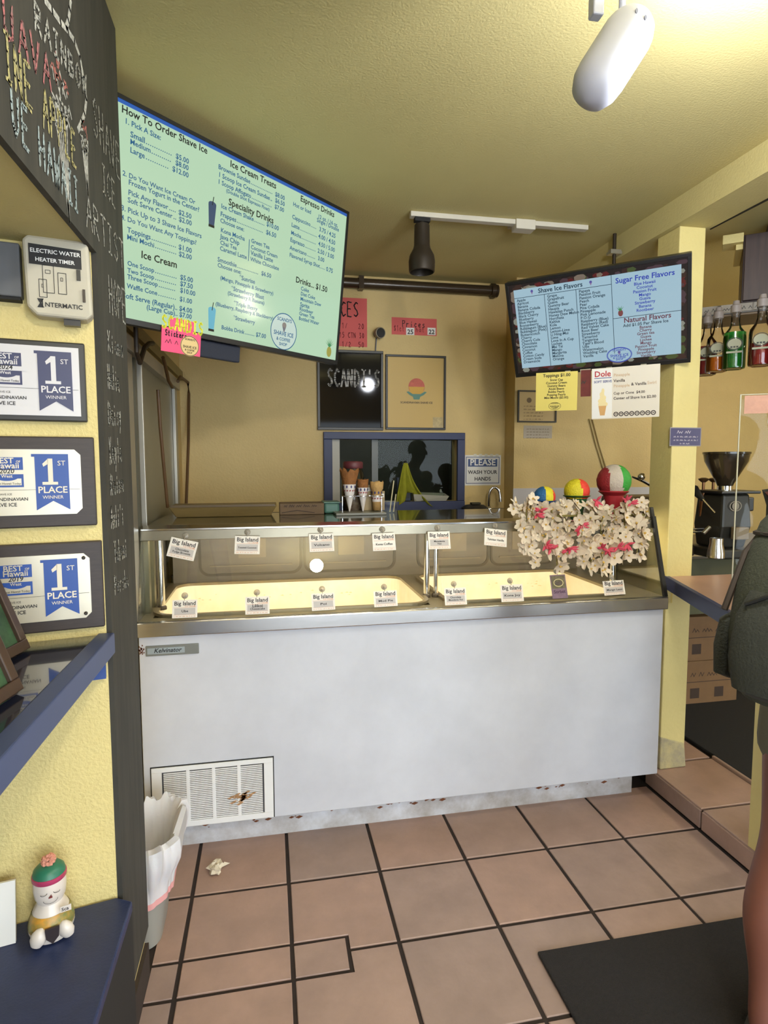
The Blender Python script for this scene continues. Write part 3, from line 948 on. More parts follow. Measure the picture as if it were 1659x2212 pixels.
# glass
for x0, x1, nm in ((FX0 + .004, .672, 'front_glass'), (.676, FX1 - .004, 'front_glass')):
    b = B()
    vs = []
    for y, z in ((2.226, .928), (2.314, 1.2085)):
        vs += [(x0, y, z), (x1, y, z), (x1, y + .005, z), (x0, y + .005, z)]
    b.add(vs, [(0, 1, 5, 4), (1, 2, 6, 5), (2, 3, 7, 6), (3, 0, 4, 7), (3, 2, 1, 0), (4, 5, 6, 7)])
    b.build(nm, GLASS, fz)
for x, nm in ((FX1 - .004, 'side_glass'), (FX0 + .0005, 'side_glass')):
    FS = Fr((x, 0, 0), (0, 1, 0), (0, 0, 1))
    B().prism(FS, [(2.235, .928), (FY1 - .02, .928), (FY1 - .02, CZ1 - .022), (2.322, CZ1 - .022)], 0, .004).build(nm, GLASS, fz)
FS = Fr((FX1 + .001, 0, 0), (0, 1, 0), (0, 0, 1))
b = B().prism(FS, [(2.216, .928), (2.231, .928), (2.330, 1.262), (2.316, 1.262)], -.012, .004)
b.build('edge_frame', BLACK, fz)
B().prism(FS, [(2.318, 1.2505), (2.335, 1.2505), (2.345, 1.30), (2.335, 1.30)], -.01, .003).build('edge_cap', BLACK, fz)
# rear doors of the display
TAUPE = mat('rear_taupe', (112, 104, 92), .35, var=.2, scale=4, stretch=(1, 1, 5), c2=(96, 90, 80))
B().box((FX0 + .02, 2.93, .926), (FX1 - .02, 2.945, CZ1 - .021)).build('rear_panel', TAUPE, fz)
for x0, x1 in ((-.33, .16), (.165, .63), (.74, 1.13), (1.135, 1.50)):
    o = rrect(x0, x1, .955, 1.225, .05)
    i_ = rrect(x0 + .012, x1 - .012, .967, 1.213, .04)
    n = len(o)
    FB = Fr((0, 2.929, 0), (1, 0, 0), (0, 0, 1))
    B().add([FB.p(a, c, 0) for a, c in o] + [FB.p(a, c, .003) for a, c in o] + [FB.p(a, c, .003) for a, c in i_] + [FB.p(a, c, 0) for a, c in i_],
            [(j * n + k, j * n + (k + 1) % n, (j + 1) * n + (k + 1) % n, (j + 1) * n + k) for j in range(3) for k in range(n)]).build('rear_door_frame', mat('taupe_dark', (80, 74, 62), .4), fz)
    xm = (x0 + x1) / 2
    B().fbox(FB, x0 + .05, x1 - .05, 1.0, 1.006, 0, .006).build('rear_door_rail', mat('taupe_light', (122, 112, 96), .35), fz)
    B().fbox(FB, xm - .06, xm + .07, 1.04, 1.16, 0, .0015).build('rear_notice', mat('notice_taupe', (124, 114, 98), .5), fz)

# flavour cards on the front glass
FG0, FG1 = Vector((0, 2.226, .928)), Vector((0, 2.314, 1.2125))
FG = Fr(FG0, (1, 0, 0), FG1 - FG0)
BIR = mat('card_orange', (204, 140, 100), .6)
CARD = mat('card_white', (232, 226, 214), .6)
FIELD = mat('card_grey', (190, 184, 178), .6)


def card(tl, tr, bl, lines, label, tape=False, special=None):
    a0, v1 = FG.px(*tl)
    a1, v1b = FG.px(*tr)
    _, v0 = FG.px(*bl)
    rot = math.atan2(v1b - v1, a1 - a0)
    w, h = math.hypot(a1 - a0, v1b - v1), (v1 - v0)
    up = FG.v * math.cos(rot) - FG.u * math.sin(rot)
    uu = FG.u * math.cos(rot) + FG.v * math.sin(rot)
    F = Fr(FG.p(a0, v1, .004) - up * h, uu, up)
    r = thing('flavor_card', F.p(w / 2, 0, 0), label, 'sign', 'ice cream flavor cards on the freezer glass')
    if special:
        B().fbox(F, 0, w, 0, h, 0, .0012).build('card', mat('card_mauve', (136, 112, 128), .6, var=.3, scale=60), r)
        b = B().fbox(F, .004, w - .004, h * .42, h - .005, .0012, .0016)
        b.build('picture_field', mat('card_olive', (120, 112, 84), .6, var=.5, scale=70), r)
        b = B().ring(F, w / 2, h * .66, w * .32, h * .17, .003, .002)
        b.build('emblem', mat('card_yellow', (206, 194, 140), .6), r)
        B().text(F, lines[0], w / 2, h * .66, width=w * .4, align='C', c=.002).text(F, lines[1], w / 2, h * .58, width=w * .46, align='C', c=.002).text(F, lines[2], w / 2, h * .22, width=w * .75, align='C', c=.002).build('card_lettering', mat('card_plum', (70, 44, 70), .6), r)
    else:
        B().fbox(F, 0, w, 0, h, 0, .0012).build('card', CARD, r)
        B().text(F, 'Big Island', w * .07, h * .70, width=w * .86, c=.002).build('brand_lettering', mat('card_ink', (52, 46, 48), .6), r)
        b = B().text(F, 'ICE CREAM', w * .5, h * .60, width=w * .42, c=.002, bold=False)
        for y in (h * .16, h * .565):
            b.flat(F, [(w * .05, y), (w * .95, y), (w * .95, y + .0008), (w * .05, y + .0008)], .002)
        scrib(b, F, w * .06, h * .055, w * .88, h * .06, .0008, .002)
        b.build('small_print', BIR, r)
        if tape:
            B().fbox(F, w * .08, w * .92, h * .18, h * .54, .0012, .0016).build('name_field', FIELD, r)
        b = B()
        if len(lines) == 1:
            b.text(F, lines[0], w / 2, h * .31, size=h * .17, width=min(w * .74, w * .09 * len(lines[0])), align='C', c=.0022, maxh=h * .18)
        else:
            b.text(F, lines[0], w / 2, h * .39, width=min(w * .5, w * .062 * len(lines[0])), align='C', c=.0022).text(F, lines[1], w / 2, h * .25, width=min(w * .66, w * .062 * len(lines[1])), align='C', c=.0022)
        b.build('name_lettering', INK, r)
    # suction hook
    c = F.p(w * .48, h + .016, -.0035)
    hk = B().lathe([(.012, 0), (.010, .003), (.004, .005), (.003, .009)], c, F.n, n=16)
    hk.tube([c + F.n * .007, c + F.n * .011 - up * .006, c + F.n * .009 - up * .014, c + F.n * .006 - up * .018], .0012, n=6)
    hk.build('suction_hook', mat('hook_clear', (226, 216, 196), .15, trans=.6), r, smooth=True)


card((371, 1160), (429, 1172), (364, 1202), ['Chocolate', 'Fudge Brownie'], 'tilted white Chocolate Fudge Brownie card, upper row, leftmost', True)
card((508, 1158), (562, 1159), (507, 1197), ['Toasted Coconut'], 'white Toasted Coconut card in the upper row', True)
card((667, 1154), (720, 1152), (667, 1193), ['Volcano'], 'white Volcano card in the upper row, third from the left', True)
card((803, 1153), (852, 1151), (802, 1191), ['Kona Coffee'], 'white Kona Coffee card left of the middle chrome posts')
card((923, 1149), (970, 1148), (922, 1187), ['Macadamia', 'Nut'], 'white Macadamia Nut card right of the middle chrome posts', True)
card((1046, 1141), (1094, 1146), (1040, 1178), ['Tahitian Vanilla'], 'tilted white Tahitian Vanilla card beside the flowers')
card((373, 1297), (427, 1295), (371, 1336), ['Ube'], 'white card reading Ube, lower row, leftmost', True)
card((530, 1290), (582, 1288), (530, 1328), ['Lilikoi', 'Cheesecake'], 'white Lilikoi Cheesecake card in the lower row', True)
card((672, 1283), (722, 1280), (673, 1320), ['Poi'], 'white card reading Poi in the lower row', True)
card((806, 1278), (856, 1275), (808, 1312), ['Mud Pie'], 'white Mud Pie card left of the well divider', True)
card((958, 1271), (1005, 1269), (959, 1308), ['Chocolate', 'Macadamia Nut'], 'white Chocolate Macadamia Nut card right of the well divider', True)
card((1079, 1264), (1127, 1262), (1080, 1301), ['Kona Joy'], 'white Kona Joy card with a greenish shine in the lower row', True)
card((1186, 1243), (1219, 1241), (1190, 1294), ['Tropical', 'Dreams', 'Sorbet'], 'narrow mauve and olive card in the lower row under the flowers', special=True)
card((1300, 1256), (1345, 1253), (1303, 1287), ['Mango Lassi'], 'white Mango Lassi card, lower row, rightmost', True)
# ------------------------------------------------------------------ screens
SCW = mat('screen_white', (190, 224, 190), .2, emit=.62)
SC_R = mat('screen_pale_blue', (168, 200, 216), .2, emit=.60)
SK = mat('screen_black', (26, 34, 34), .2, emit=.45)
SB = mat('screen_blue', (38, 104, 150), .2, emit=.55)
SBL = mat('screen_stripe', (40, 92, 176), .2, emit=.7)
SB2 = mat('screen_royal', (48, 64, 178), .2, emit=.6)
SKR = mat('screen_ink', (40, 66, 84), .2, emit=.5)
SRED = mat('screen_maroon', (110, 56, 74), .2, emit=.55)

# left: 50 inch menu screen
zt = 2.55
dL = Vector((.74093, .67157, 0)).normalized()
nL = Vector((dL.y, -dL.x, 0))
tl = math.radians(6.8)
vL = Vector((0, 0, math.cos(tl))) + nL * math.sin(tl)
FL = Fr(at(754, 458, zt), dL, vL)     # origin: outer top right corner
wT, hT = 1.125, .640
tv = thing('menu_screen', FL.p(-wT / 2, -hT, 0), 'large left menu screen with How To Order Shave Ice on pale green', 'television', 'menu screens')
B().fbox(FL, -wT, 0, -hT, 0, -.045, -.002).build('housing', BLACK, tv, bevel=.004)
ux0, uy1 = -wT + .012, FL.px(1505 / 2.9625 + 240, 838 / 2.9625 + 180)[1]
ux1, uy0 = FL.px(1445 / 2.9625 + 240, 1755 / 2.9625 + 180)
ux1 = -.012
uy0, uy1 = -hT + .018, -.012
b = B().fbox(FL, -wT, 0, -hT, uy0, -.002, .003).fbox(FL, -wT, 0, uy1, 0, -.002, .003).fbox(FL, -wT, ux0, uy0, uy1, -.002, .003).fbox(FL, ux1, 0, uy0, uy1, -.002, .003)
b.build('bezel', BLACK, tv, bevel=.001)
B().fbox(FL, ux0, ux1, uy0, uy1, -.0019, -.001).build('screen', SCW, tv)
B().flat(FL, [(ux0, uy1 - .011), (ux1, uy1 - .011), (ux1, uy1), (ux0, uy1)], .0002).build('screen_stripe', SBL, tv)


def cl(x, y):
    return FL.px(240 + x / 2.9625, 180 + y / 2.9625)


TXT = {'k': B(), 'b': B()}


def L(s, x0, y0, x1, y1, k='b'):
    a0, v0 = cl(x0, y0)
    a1, v1 = cl(x1, y1)
    # keep the line level on the screen; big tilt errors are averaged out
    TXT[k].text(FL, s, a0, (v0 + v1) / 2, width=a1 - a0, c=.0004, bold=True)


def LP(s, x0, y0, x1, y1, d, price, px0, py0, px1, py1):
    """item, dotted leader up to d, price"""
    L(s, x0, y0, x1, y1)
    a1, v1 = cl(x1, y1)
    a2, v2 = cl(*d)
    _, v0 = cl(x0, y0)
    n = max(2, int((a2 - a1) / .0072))
    for i in range(n):
        a = a1 + .004 + (a2 - a1 - .004) * i / n
        TXT['b'].flat(FL, [(a, (v0 + v1) / 2), (a + .0032, (v0 + v1) / 2), (a + .0032, (v0 + v1) / 2 + .003), (a, (v0 + v1) / 2 + .003)], .0004)
    L(price, px0, py0, px1, py1)


L('How To Order Shave Ice', 65, 185, 615, 450, 'k')
L('1. Pick A Size:', 85, 255, 318, 362)
LP('Small', 122, 340, 215, 385, (393, 462), '$5.00', 412, 480, 497, 515)
LP('Medium', 120, 392, 252, 440, (388, 500), '$8.00', 410, 525, 495, 555)
LP('Large', 120, 440, 215, 482, (372, 548), '$12.00', 390, 562, 495, 603)
L('2. Do You Want Ice Cream Or', 72, 590, 538, 772)
L('Frozen Yogurt in the Center?', 110, 648, 563, 822)
LP('Pick Any Flavor', 108, 712, 365, 808, (418, 830), '$2.50', 430, 838, 513, 868)
LP('Soft Serve Center', 105, 758, 392, 866, (420, 878), '$2.00', 432, 884, 515, 910)
L('3. Pick Up to 3 Shave Ice Flavors', 62, 812, 578, 990)
L('4. Do You Want Any Toppings?', 62, 868, 545, 1035)
LP('Toppings', 102, 950, 252, 1000, (420, 1055), '$1.00', 430, 1060, 515, 1088)
LP('Mini Mochi', 100, 998, 275, 1050, (422, 1098), '$2.00', 432, 1105, 515, 1130)
L('Ice Cream', 190, 1118, 420, 1180, 'k')
LP('One Scoop', 103, 1165, 275, 1210, (425, 1248), '$5.00', 440, 1255, 523, 1275)
LP('Two Scoop', 103, 1210, 275, 1255, (420, 1290), '$7.50', 440, 1296, 522, 1315)
LP('Three Scoop', 102, 1252, 298, 1300, (415, 1328), '$10.00', 440, 1338, 538, 1360)
LP('Waffle Cone', 100, 1308, 295, 1358, (420, 1385), '$1.00', 437, 1392, 517, 1412)
L('Soft Serve (Regular).. $4.00', 72, 1375, 518, 1468)
L('(Large Cup).. $7.00', 225, 1450, 515, 1505)
L('Ice Cream Treats', 760, 535, 1055, 672, 'k')
LP('Brownie Sundae', 685, 548, 890, 640, (1035, 712), '$8.00', 1048, 722, 1110, 748)
LP('1 Scoop Ice Cream Sundae', 685, 598, 1015, 745, (1030, 752), '$6.50', 1048, 762, 1110, 785)
LP('1 Scoop Affogato', 682, 645, 895, 730, (1030, 790), '$7.00', 1045, 800, 1105, 825)
L('(Double Shot Espresso Float)', 735, 700, 1013, 815)
L('Speciality Drinks', 750, 782, 1038, 893, 'k')
LP('Ice Cream Shake', 703, 800, 912, 880, (985, 905), '$10.00', 993, 915, 1072, 940)
LP('Frappes', 698, 852, 800, 885, (975, 955), '$6.50', 990, 965, 1055, 988)
L('Choose one:', 697, 895, 850, 942)
for q in (('Kona Mocha', 700, 958, 855, 1002), ('Green Tea', 895, 1020, 1013, 1060), ('Java Chip', 698, 998, 820, 1030), ('Coconut Cream', 893, 1062, 1063, 1115), ('Chai Tea', 697, 1035, 803, 1062),
          ('Vanilla Latte', 892, 1100, 1035, 1143), ('Caramel Latte', 695, 1072, 868, 1122), ('White Chocolate', 890, 1138, 1073, 1195), ('Choose one:', 680, 1178, 832, 1218), ('*Sunrise', 820, 1255, 920, 1283),
          ('(Mango, Pineapple & Strawberry)', 697, 1255, 1037, 1355), ('*Strawberry Blast', 768, 1325, 978, 1382), ('(Strawberry & Banana)', 745, 1355, 980, 1415), ('*Triple Berry', 785, 1420, 937, 1455),
          ('(Blueberry, Raspberry & Blackberry)', 667, 1425, 1037, 1512), ('*Strawberry', 782, 1510, 920, 1543), ('Hot or Iced', 1163, 788, 1278, 832), ('12 oz. / 16 oz.', 1322, 870, 1450, 912), ('Single / Double', 1315, 890, 1457, 945),
          ('Coke', 1213, 1325, 1265, 1337), ('Diet Coke', 1212, 1360, 1305, 1380), ('Mountain Dew', 1210, 1392, 1343, 1425), ('Sprite', 1208, 1428, 1268, 1440), ('Rootbeer', 1205, 1455, 1292, 1475), ('Green Tea', 1202, 1485, 1300, 1505), ('Bottled Water', 1200, 1515, 1330, 1545)):
    L(*q)
LP('Smoothie', 680, 1142, 803, 1175, (945, 1218), '$6.50', 960, 1228, 1023, 1245)
LP('Bobba Drink', 705, 1572, 853, 1605, (920, 1622), '$7.00', 925, 1620, 990, 1632)
L('Espresso Drinks', 1210, 755, 1427, 855, 'k')
LP('Cappuccino', 1157, 868, 1275, 912, (1315, 935), '3.75 / 4.25', 1330, 950, 1435, 985)
LP('Latte', 1153, 918, 1205, 935, (1320, 985), '4.00 / 4.50', 1325, 995, 1433, 1030)
LP('Mocha', 1150, 968, 1215, 990, (1312, 1030), '4.50 / 5.00', 1325, 1040, 1430, 1078)
LP('Espresso', 1145, 1015, 1237, 1045, (1310, 1080), '2.50 / 3.00', 1320, 1085, 1425, 1122)
LP('Americano', 1142, 1065, 1250, 1100, (1308, 1125), '3.00', 1322, 1130, 1363, 1145)
LP('Flavored Syrup Shot', 1140, 1110, 1335, 1180, (1370, 1195), '0.75', 1375, 1200, 1417, 1215)
L('Drinks... $1.50', 1180, 1275, 1382, 1335, 'k')
TXT['b'].stroke(FL, [cl(885, 1000), cl(878, 1135)], .003, .0004)


def logo(b_ring, b_txt, F, a, v, r, ry=None, c=.0004):
    ry = ry or r
    b_ring.ring(F, a, v, r, ry, r * .05, c)
    b_txt.text(F, "SCANDI'S", a, v + ry * .56, width=r * 1.1, align='C', c=c)
    b_txt.text(F, 'SHAVE ICE', a, v - ry * .22, width=r * 1.5, align='C', c=c)
    b_txt.text(F, '& COFFEE', a, v - ry * .5, width=r * 1.05, align='C', c=c)
    b_txt.text(F, 'SHOP', a, v - ry * .76, width=r * .6, align='C', c=c)


def icon_cone(b, F, a, v, s, c=.0006):
    """little shave ice drawing: ball over a cone, as flat print (material slots 0 ball, 1 cone)"""
    b.disc(F, a, v + s * .3, s * .32, s * .32, c, m=0)
    b.flat(F, [(a - s * .28, v + s * .12), (a - s * .02, v - s * .5), (a + s * .02, v - s * .5), (a + s * .28, v + s * .12)], c, m=1)


a, v = cl(1105, 1590)
rr = abs(cl(1187, 1605)[0] - a)
B().disc(FL, a, v, rr, rr, .0003).build('logo_field', mat('screen_logo_field', (206, 226, 214), .2, emit=.62), tv)
logo(TXT['b'], TXT['b'], FL, a, v, rr, c=.0006)
b = B()
icon_cone(b, FL, a, v + rr * .2, rr * .5, .0008)
b.build('logo_drawing', [mat('screen_tan', (160, 150, 140), .2, emit=.5), mat('screen_tan2', (130, 130, 140), .2, emit=.5)], tv)
TXT['k'].build('heading_lettering', SK, tv)
TXT['b'].build('menu_lettering', SB, tv)
for (x, y), m1 in (((645, 838), mat('screen_glass_navy', (66, 90, 124), .2, emit=.5)), ((643, 1508), mat('screen_glass_cyan', (110, 190, 214), .2, emit=.6))):
    a, v = cl(x, y)
    b = B().flat(FL, [(a - .011, v - .036), (a + .011, v - .036), (a + .016, v + .03), (a - .016, v + .03)], .0005)
    b.disc(FL, a, v + .032, .016, .009, .0006)
    b.flat(FL, [(a - .012, v - .042), (a + .012, v - .042), (a + .012, v - .034), (a - .012, v - .034)], .0007, 1)
    b.stroke(FL, [(a, v + .03), (a + .004, v + .056)], .003, .0007, 1)
    b.build('drink_picture', [m1, SK], tv)
a, v = cl(1395, 1700)
b = B().disc(FL, a, v - .012, .015, .022, .0005, m=0)
for k in range(7):
    w = math.pi * (.1 + .8 * k / 6)
    b.flat(FL, [(a - .003, v + .008), (a + .003, v + .008), (a + .03 * math.cos(w), v + .02 + .028 * math.sin(w))], .0006 + k * 1e-5, 1)
b.build('pineapple_picture', [mat('screen_gold', (176, 170, 70), .2, emit=.55), mat('screen_leaf', (70, 150, 90), .2, emit=.55)], tv)
# mount, bracket and sticker sign under the left screen
mq = FL.p(-.5, -.3, -.045)
B().tube([FL.p(-.5, -.25, -.046), FL.p(-.5, -.25, -.16) + Vector((0, 0, .02)), (FL.p(-.5, -.25, -.16).x, FL.p(-.5, -.25, -.16).y, CZ)], .02, n=12).build('ceiling_pole', BLACK, tv, smooth=True)
a0, v0 = FL.px(428, 736)
a1, v1 = FL.px(527, 757)
_, v2 = FL.px(476, 776)
r = thing('speaker_bar', FL.p((a0 + a1) / 2, v2, -.06), 'black speaker bar hanging below the left menu screen', 'speaker')
B().fbox(FL, a0, a1, v2, -hT - .001, -.05, -.02).build('case', mat('speaker_navy', (42, 46, 60), .6), r, bevel=.004)
B().fbox(FL, a0 + .004, a1 - .004, v2 + .004, -hT - .006, -.02, -.0185).build('cloth', mat('speaker_cloth', (46, 50, 62), .9, var=.2, scale=200), r)
F2 = Fr(FL.p(*FL.px(345, 757), .006), dL, vL)
r = thing('sticker_sign', F2.p(.07, 0, 0), 'pink sticker price card with yellow heading clipped under the left menu screen', 'sign')
w2 = F2.px(412, 772)[0]
w2 = .152
B().fbox(F2, 0, w2, 0, .078, 0, .001).build('card', mat('neon_pink', (240, 84, 128), .6), r)
B().fbox(F2, .03, w2 - .03, .0781, .112, -.0005, .0008).build('hanger', mat('neon_pink', (240, 84, 128), .6), r)
b = B()
hand(b, F2, 'SCANDIS', -.002, .074, w2 + .012, .04, .0062, c=.0016)
b.build('heading_lettering', mat('neon_yellow', (226, 226, 60), .6), r)
b = B()
hand(b, F2, 'Stickers', .012, .052, .085, .018, .0035, c=.0016)
scrib(b, F2, .014, .028, .05, .014, .0018, .0016)
for k in range(26):
    b.stroke(F2, [(.006 + .0056 * k, .006), (.009 + .0056 * k, .006)], .0018)
    b.stroke(F2, [(.006 + .003 * k, .047), (.008 + .003 * k, .047)], .0015)
b.build('card_lettering', mat('marker_dark', (60, 24, 40), .6), r)
B().disc(F2, .108, .03, .037, .034, .0018).build('sticker', mat('sticker_cream', (224, 196, 136), .5), r)
b = B()
logo(b, b, F2, .108, .03, .036, .033, c=.0024)
b.build('sticker_lettering', INK, r)

# right: smaller flavor screen
PR = Vector((1.079, 2.645, 2.313))
exR = Vector((.7748, -.6319, .018))
FRr = Fr(PR, exR, -Vector((.2847, .3071, -.9081)))
wR, hR = .76, .4425
tv2 = thing('flavor_screen', FRr.p(wR / 2, -hR, 0), 'smaller right screen with Shave Ice Flavors lists over a fruit picture border', 'television', 'menu screens')
B().fbox(FRr, 0, wR, -hR, 0, -.05, -.002).build('housing', BLACK, tv2, bevel=.004)
e = .014
b = B().fbox(FRr, 0, wR, -hR, -hR + e + .004, -.002, .003).fbox(FRr, 0, wR, -e, 0, -.002, .003).fbox(FRr, 0, e, -hR + e, -e, -.002, .003).fbox(FRr, wR - e, wR, -hR + e, -e, -.002, .003)
b.build('bezel', BLACK, tv2, bevel=.001)
B().fbox(FRr, e, wR - e, -hR + e, -e, -.0019, -.0012).build('fruit_picture', mat('screen_fruit', (52, 40, 38), .2, emit=.3), tv2)
b = B()
FM = [mat('screen_f%d' % i, c, .2, emit=.24) for i, c in enumerate(((140, 50, 50), (190, 170, 150), (110, 130, 70), (120, 90, 100), (210, 214, 196), (90, 60, 50)))]
for k in range(110):
    t_ = R.random()
    s = R.uniform(.007, .022)
    side = k % 4
    if side < 2:
        a, v = R.uniform(.03, wR - .03), (-.033 - R.uniform(-.006, .006)) if side == 0 else (-hR + .034 + R.uniform(-.008, .008))
        ra, rb = s * 1.3, min(s, .015)
    else:
        a, v = (.034 if side == 2 else wR - .034), R.uniform(-hR + .05, -.05)
        ra, rb = min(s, .016), s
    b.disc(FRr, a, v, ra, rb * R.uniform(.6, 1), -.001 + k * 3e-6, R.choice((5, 6, 7)), R.randrange(6))
b.build('fruit_pieces', FM, tv2)['kind'] = 'stuff'
F = FRr
i0, i1 = F.px(1107, 627), F.px(1471, 572)
j0, j1 = F.px(1130, 795), F.px(1472, 764)
sx0, sx1 = (i0[0] + j0[0]) / 2, (i1[0] + j1[0]) / 2
sy1, sy0 = (i0[1] + i1[1]) / 2, (j0[1] + j1[1]) / 2
B().fbox(F, sx0, sx1, sy0, sy1, -.0008, -.0002).build('screen', SC_R, tv2)
sw, sh = sx1 - sx0, sy1 - sy0
F3 = Fr(F.p(sx0, sy0, 0), F.u, F.v)
b = B()
for q in ([(0, .90), (.612, .90)], [(.198, 0), (.198, .90)], [(.398, 0), (.398, .90)], [(.612, .08), (.612, 1)], [(.612, .50), (1, .50)]):
    b.stroke(F3, [(x * sw, y * sh) for x, y in q], .0022)
b.text(F3, 'Shave Ice Flavors', sw * .30, sh * .925, width=sw * .28, align='C', c=.0004)
C1 = 'Apple,Apricot,Banana,Banana Colada,Blackberry,Black Cherry,Blueberry,Blue Hawaii,Boysenberry,Bubblegum (Blue),Bubblegum (Pink),Butterscotch,Cherry,Cherry Cola,Chocolate,Cinnamon,Coconut,Coffee,Cotton Candy,Cream Soda,Dreamsicle'.split(',')
C2 = 'Grape,Grapefruit,Guava,Gummy Bear,Haupia,Hawaiian Punch,Honey Dew Melon,Horchata,Kahlua,Kola,Lemon,Lemon-Lime,Li Hing-Mui,Lime,Love In A Cup,Lychee,Mai Tai,Mango,Margarita,Melona,Orange'.split(',')
C3 = "Papaya,Passion Fruit,Passion Orange,Peach,Pear,Pina Colada,Pineapple,Pink Lemonade,P.O.G,Raspberry (Blue),Raspberry (Red),Red Velvet Cake,Root Beer,Strawberry,Tamarind,Tangerine,Tiger's Blood,Ube,Watermelon,Wedding Cake,Vanilla".split(',')
for col_, a in ((C1, .015), (C2, .215), (C3, .415)):
    for i, s in enumerate(col_):
        b.text(F3, s, sw * a, sh * (.855 - i * .0395), size=.0172, c=.0004)
b.text(F3, 'Add $1.05 Per Shave Ice', sw * .80, sh * .385, width=sw * .26, align='C', c=.0004)
b.build('list_lettering', SKR, tv2)
b = B().text(F3, 'Sugar Free Flavors', sw * .80, sh * .90, width=sw * .33, align='C', c=.0004)
for i, s in enumerate('Blue Hawaii,Coconut,Passion Fruit,Mango,Guava,Strawberry,Banana,Rootbeer'.split(',')):
    b.text(F3, s, sw * .80, sh * (.845 - i * .043), size=.0175, align='C', c=.0004)
b.build('sugar_free_lettering', SB2, tv2)
b = B().text(F3, 'Natural Flavors', sw * .81, sh * .435, width=sw * .27, align='C', c=.0004)
for i, s in enumerate('Banana,Cherry,Green tea,Guava,Lychee,Mango,Passion Fruit,Pineapple,Strawberry,Vanilla'.split(',')):
    b.text(F3, s, sw * .80, sh * (.345 - i * .038), size=.0168, align='C', c=.0004)
b.build('natural_lettering', SRED, tv2)
la, lv = sw * .64, sh * .055
B().disc(F3, la, lv, sw * .078, sh * .095, .0005).build('logo_field', SC_R, tv2)
b = B()
b.ring(F3, la, lv, sw * .078, sh * .095, .0018, .0008)
logo(b, b, F3, la, lv, sw * .074, sh * .09, .0008)
b.build('logo_lettering', SB2, tv2)
b = B()
icon_cone(b, F3, sw * .12, sh * .945, sh * .05)
icon_cone(b, F3, sw * .49, sh * .945, sh * .05)
icon_cone(b, F3, sw * .64, sh * .075, sh * .05, .001)
b.build('cone_pictures', [mat('screen_cone_a', (96, 90, 170), .2, emit=.55), mat('screen_cone_b', (150, 130, 170), .2, emit=.55)], tv2)['kind'] = 'stuff'
b = B().disc(F3, sw * .658, sh * .555, .010, .014, .0005, m=0)
for k in range(5):
    b.flat(F3, [(sw * .652, sh * .58), (sw * .66, sh * .58), (sw * (.635 + .011 * k), sh * (.63 + .012 * (k % 2)))], .0006 + k * 1e-5, 1)
b.build('strawberry_picture', [mat('screen_berry', (140, 80, 80), .2, emit=.5), mat('screen_leaf', (70, 150, 90), .2, emit=.55)], tv2)
# pole of the right screen
pt = on(1328, 505, Z=CZ)
pc = FRr.p(wR * .60, -.12, -.05)
pm = Vector((pt.x, pt.y, 0))
B().tube([(pm.x, pm.y, CZ), (pm.x, pm.y, 2.18)], .009, n=10).tube([(pm.x, pm.y, 2.20), pc], .014, n=8).build('ceiling_pole', DKBR, tv2, smooth=True)
B().box((pm.x - .025, pm.y - .012, CZ - .085), (pm.x + .05, pm.y + .012, CZ - .077)).box((pm.x + .04, pm.y - .012, CZ - .077), (pm.x + .05, pm.y + .012, CZ - .015)).box((pm.x - .03, pm.y - .02, CZ - .10), (pm.x + .03, pm.y + .02, CZ - .086)).build('pole_bracket', ALU, tv2)

# signs hanging from the right screen
def hang_sign(name, tlx, trx, brx, blx, off, color, label, cat='sign'):
    F0 = Fr(FRr.p(0, 0, off), FRr.u, Vector((0, 0, 1)) + FRr.n * .1)
    p0 = F0.px(*blx)
    p1 = F0.px(*brx)
    p2 = F0.px(*tlx)
    rot = math.atan2(p1[1] - p0[1], p1[0] - p0[0])
    uu = F0.u * math.cos(rot) + F0.v * math.sin(rot)
    FF = Fr(F0.p(*p0), uu, F0.v * math.cos(rot) - F0.u * math.sin(rot))
    w, h = math.hypot(p1[0] - p0[0], p1[1] - p0[1]), p2[1] - p0[1]
    r = thing(name, FF.p(w / 2, 0, 0), label, cat)
    B().fbox(FF, 0, w, 0, h, -.0008, .0005).build('sheet', color, r)
    bt = B()
    for x in (.25, .75):
        a_, v_ = FRr.px(*[(tlx[k] * (1 - x) + trx[k] * x) for k in (0, 1)])
        bt.fbox(FRr, a_ - .012, a_ + .012, min(v_, -hR) - .012, -hR + .012, .0028, max(.0036, off + .001))
    bt.build('tape', mat('tape', (206, 200, 180), .2), r)
    return r, FF, w, h


YP = mat('yellow_paper', (226, 208, 110), .7)
r, F, w, h = hang_sign('toppings_sign', (1158, 806), (1250, 800), (1246, 886), (1157, 888), .006, YP, 'yellow paper toppings price list hanging under the flavor screen')
b = B().text(F, 'Toppings $1.00', w / 2, h * .88, width=w * .66, align='C')
for i, s in enumerate(('Snow Cap', 'Coconut Cream', 'Gummy Bears', 'Azuki Beans', 'Bobba Pearls', 'Popping Pearls', 'Mini Mochi ($2.00)')):
    b.text(F, s, w / 2, h * (.775 - i * .077), size=h * .082, align='C')
logo(b, b, F, w * .47, h * .12, w * .15, h * .1, .0012)
b.build('lettering', INK, r)
DOLEP = mat('dole_paper', (216, 208, 192), .6)
r, F, w, h = hang_sign('soft_serve_sign', (1279, 797), (1428, 787), (1424, 900), (1278, 906), .012, DOLEP, 'white soft serve sign with a swirl cone hanging right of the yellow toppings list')
B().fbox(F, .002, w * .31, .004, h - .003, .0005, .0008).build('picture_field', PAPER, r)
DR = mat('dole_red', (176, 40, 52), .6)
DBL = mat('dole_blue', (44, 58, 130), .6)
B().text(F, 'Dole', w * .04, h * .835, width=w * .25, c=.0014).build('brand_lettering', DR, r)
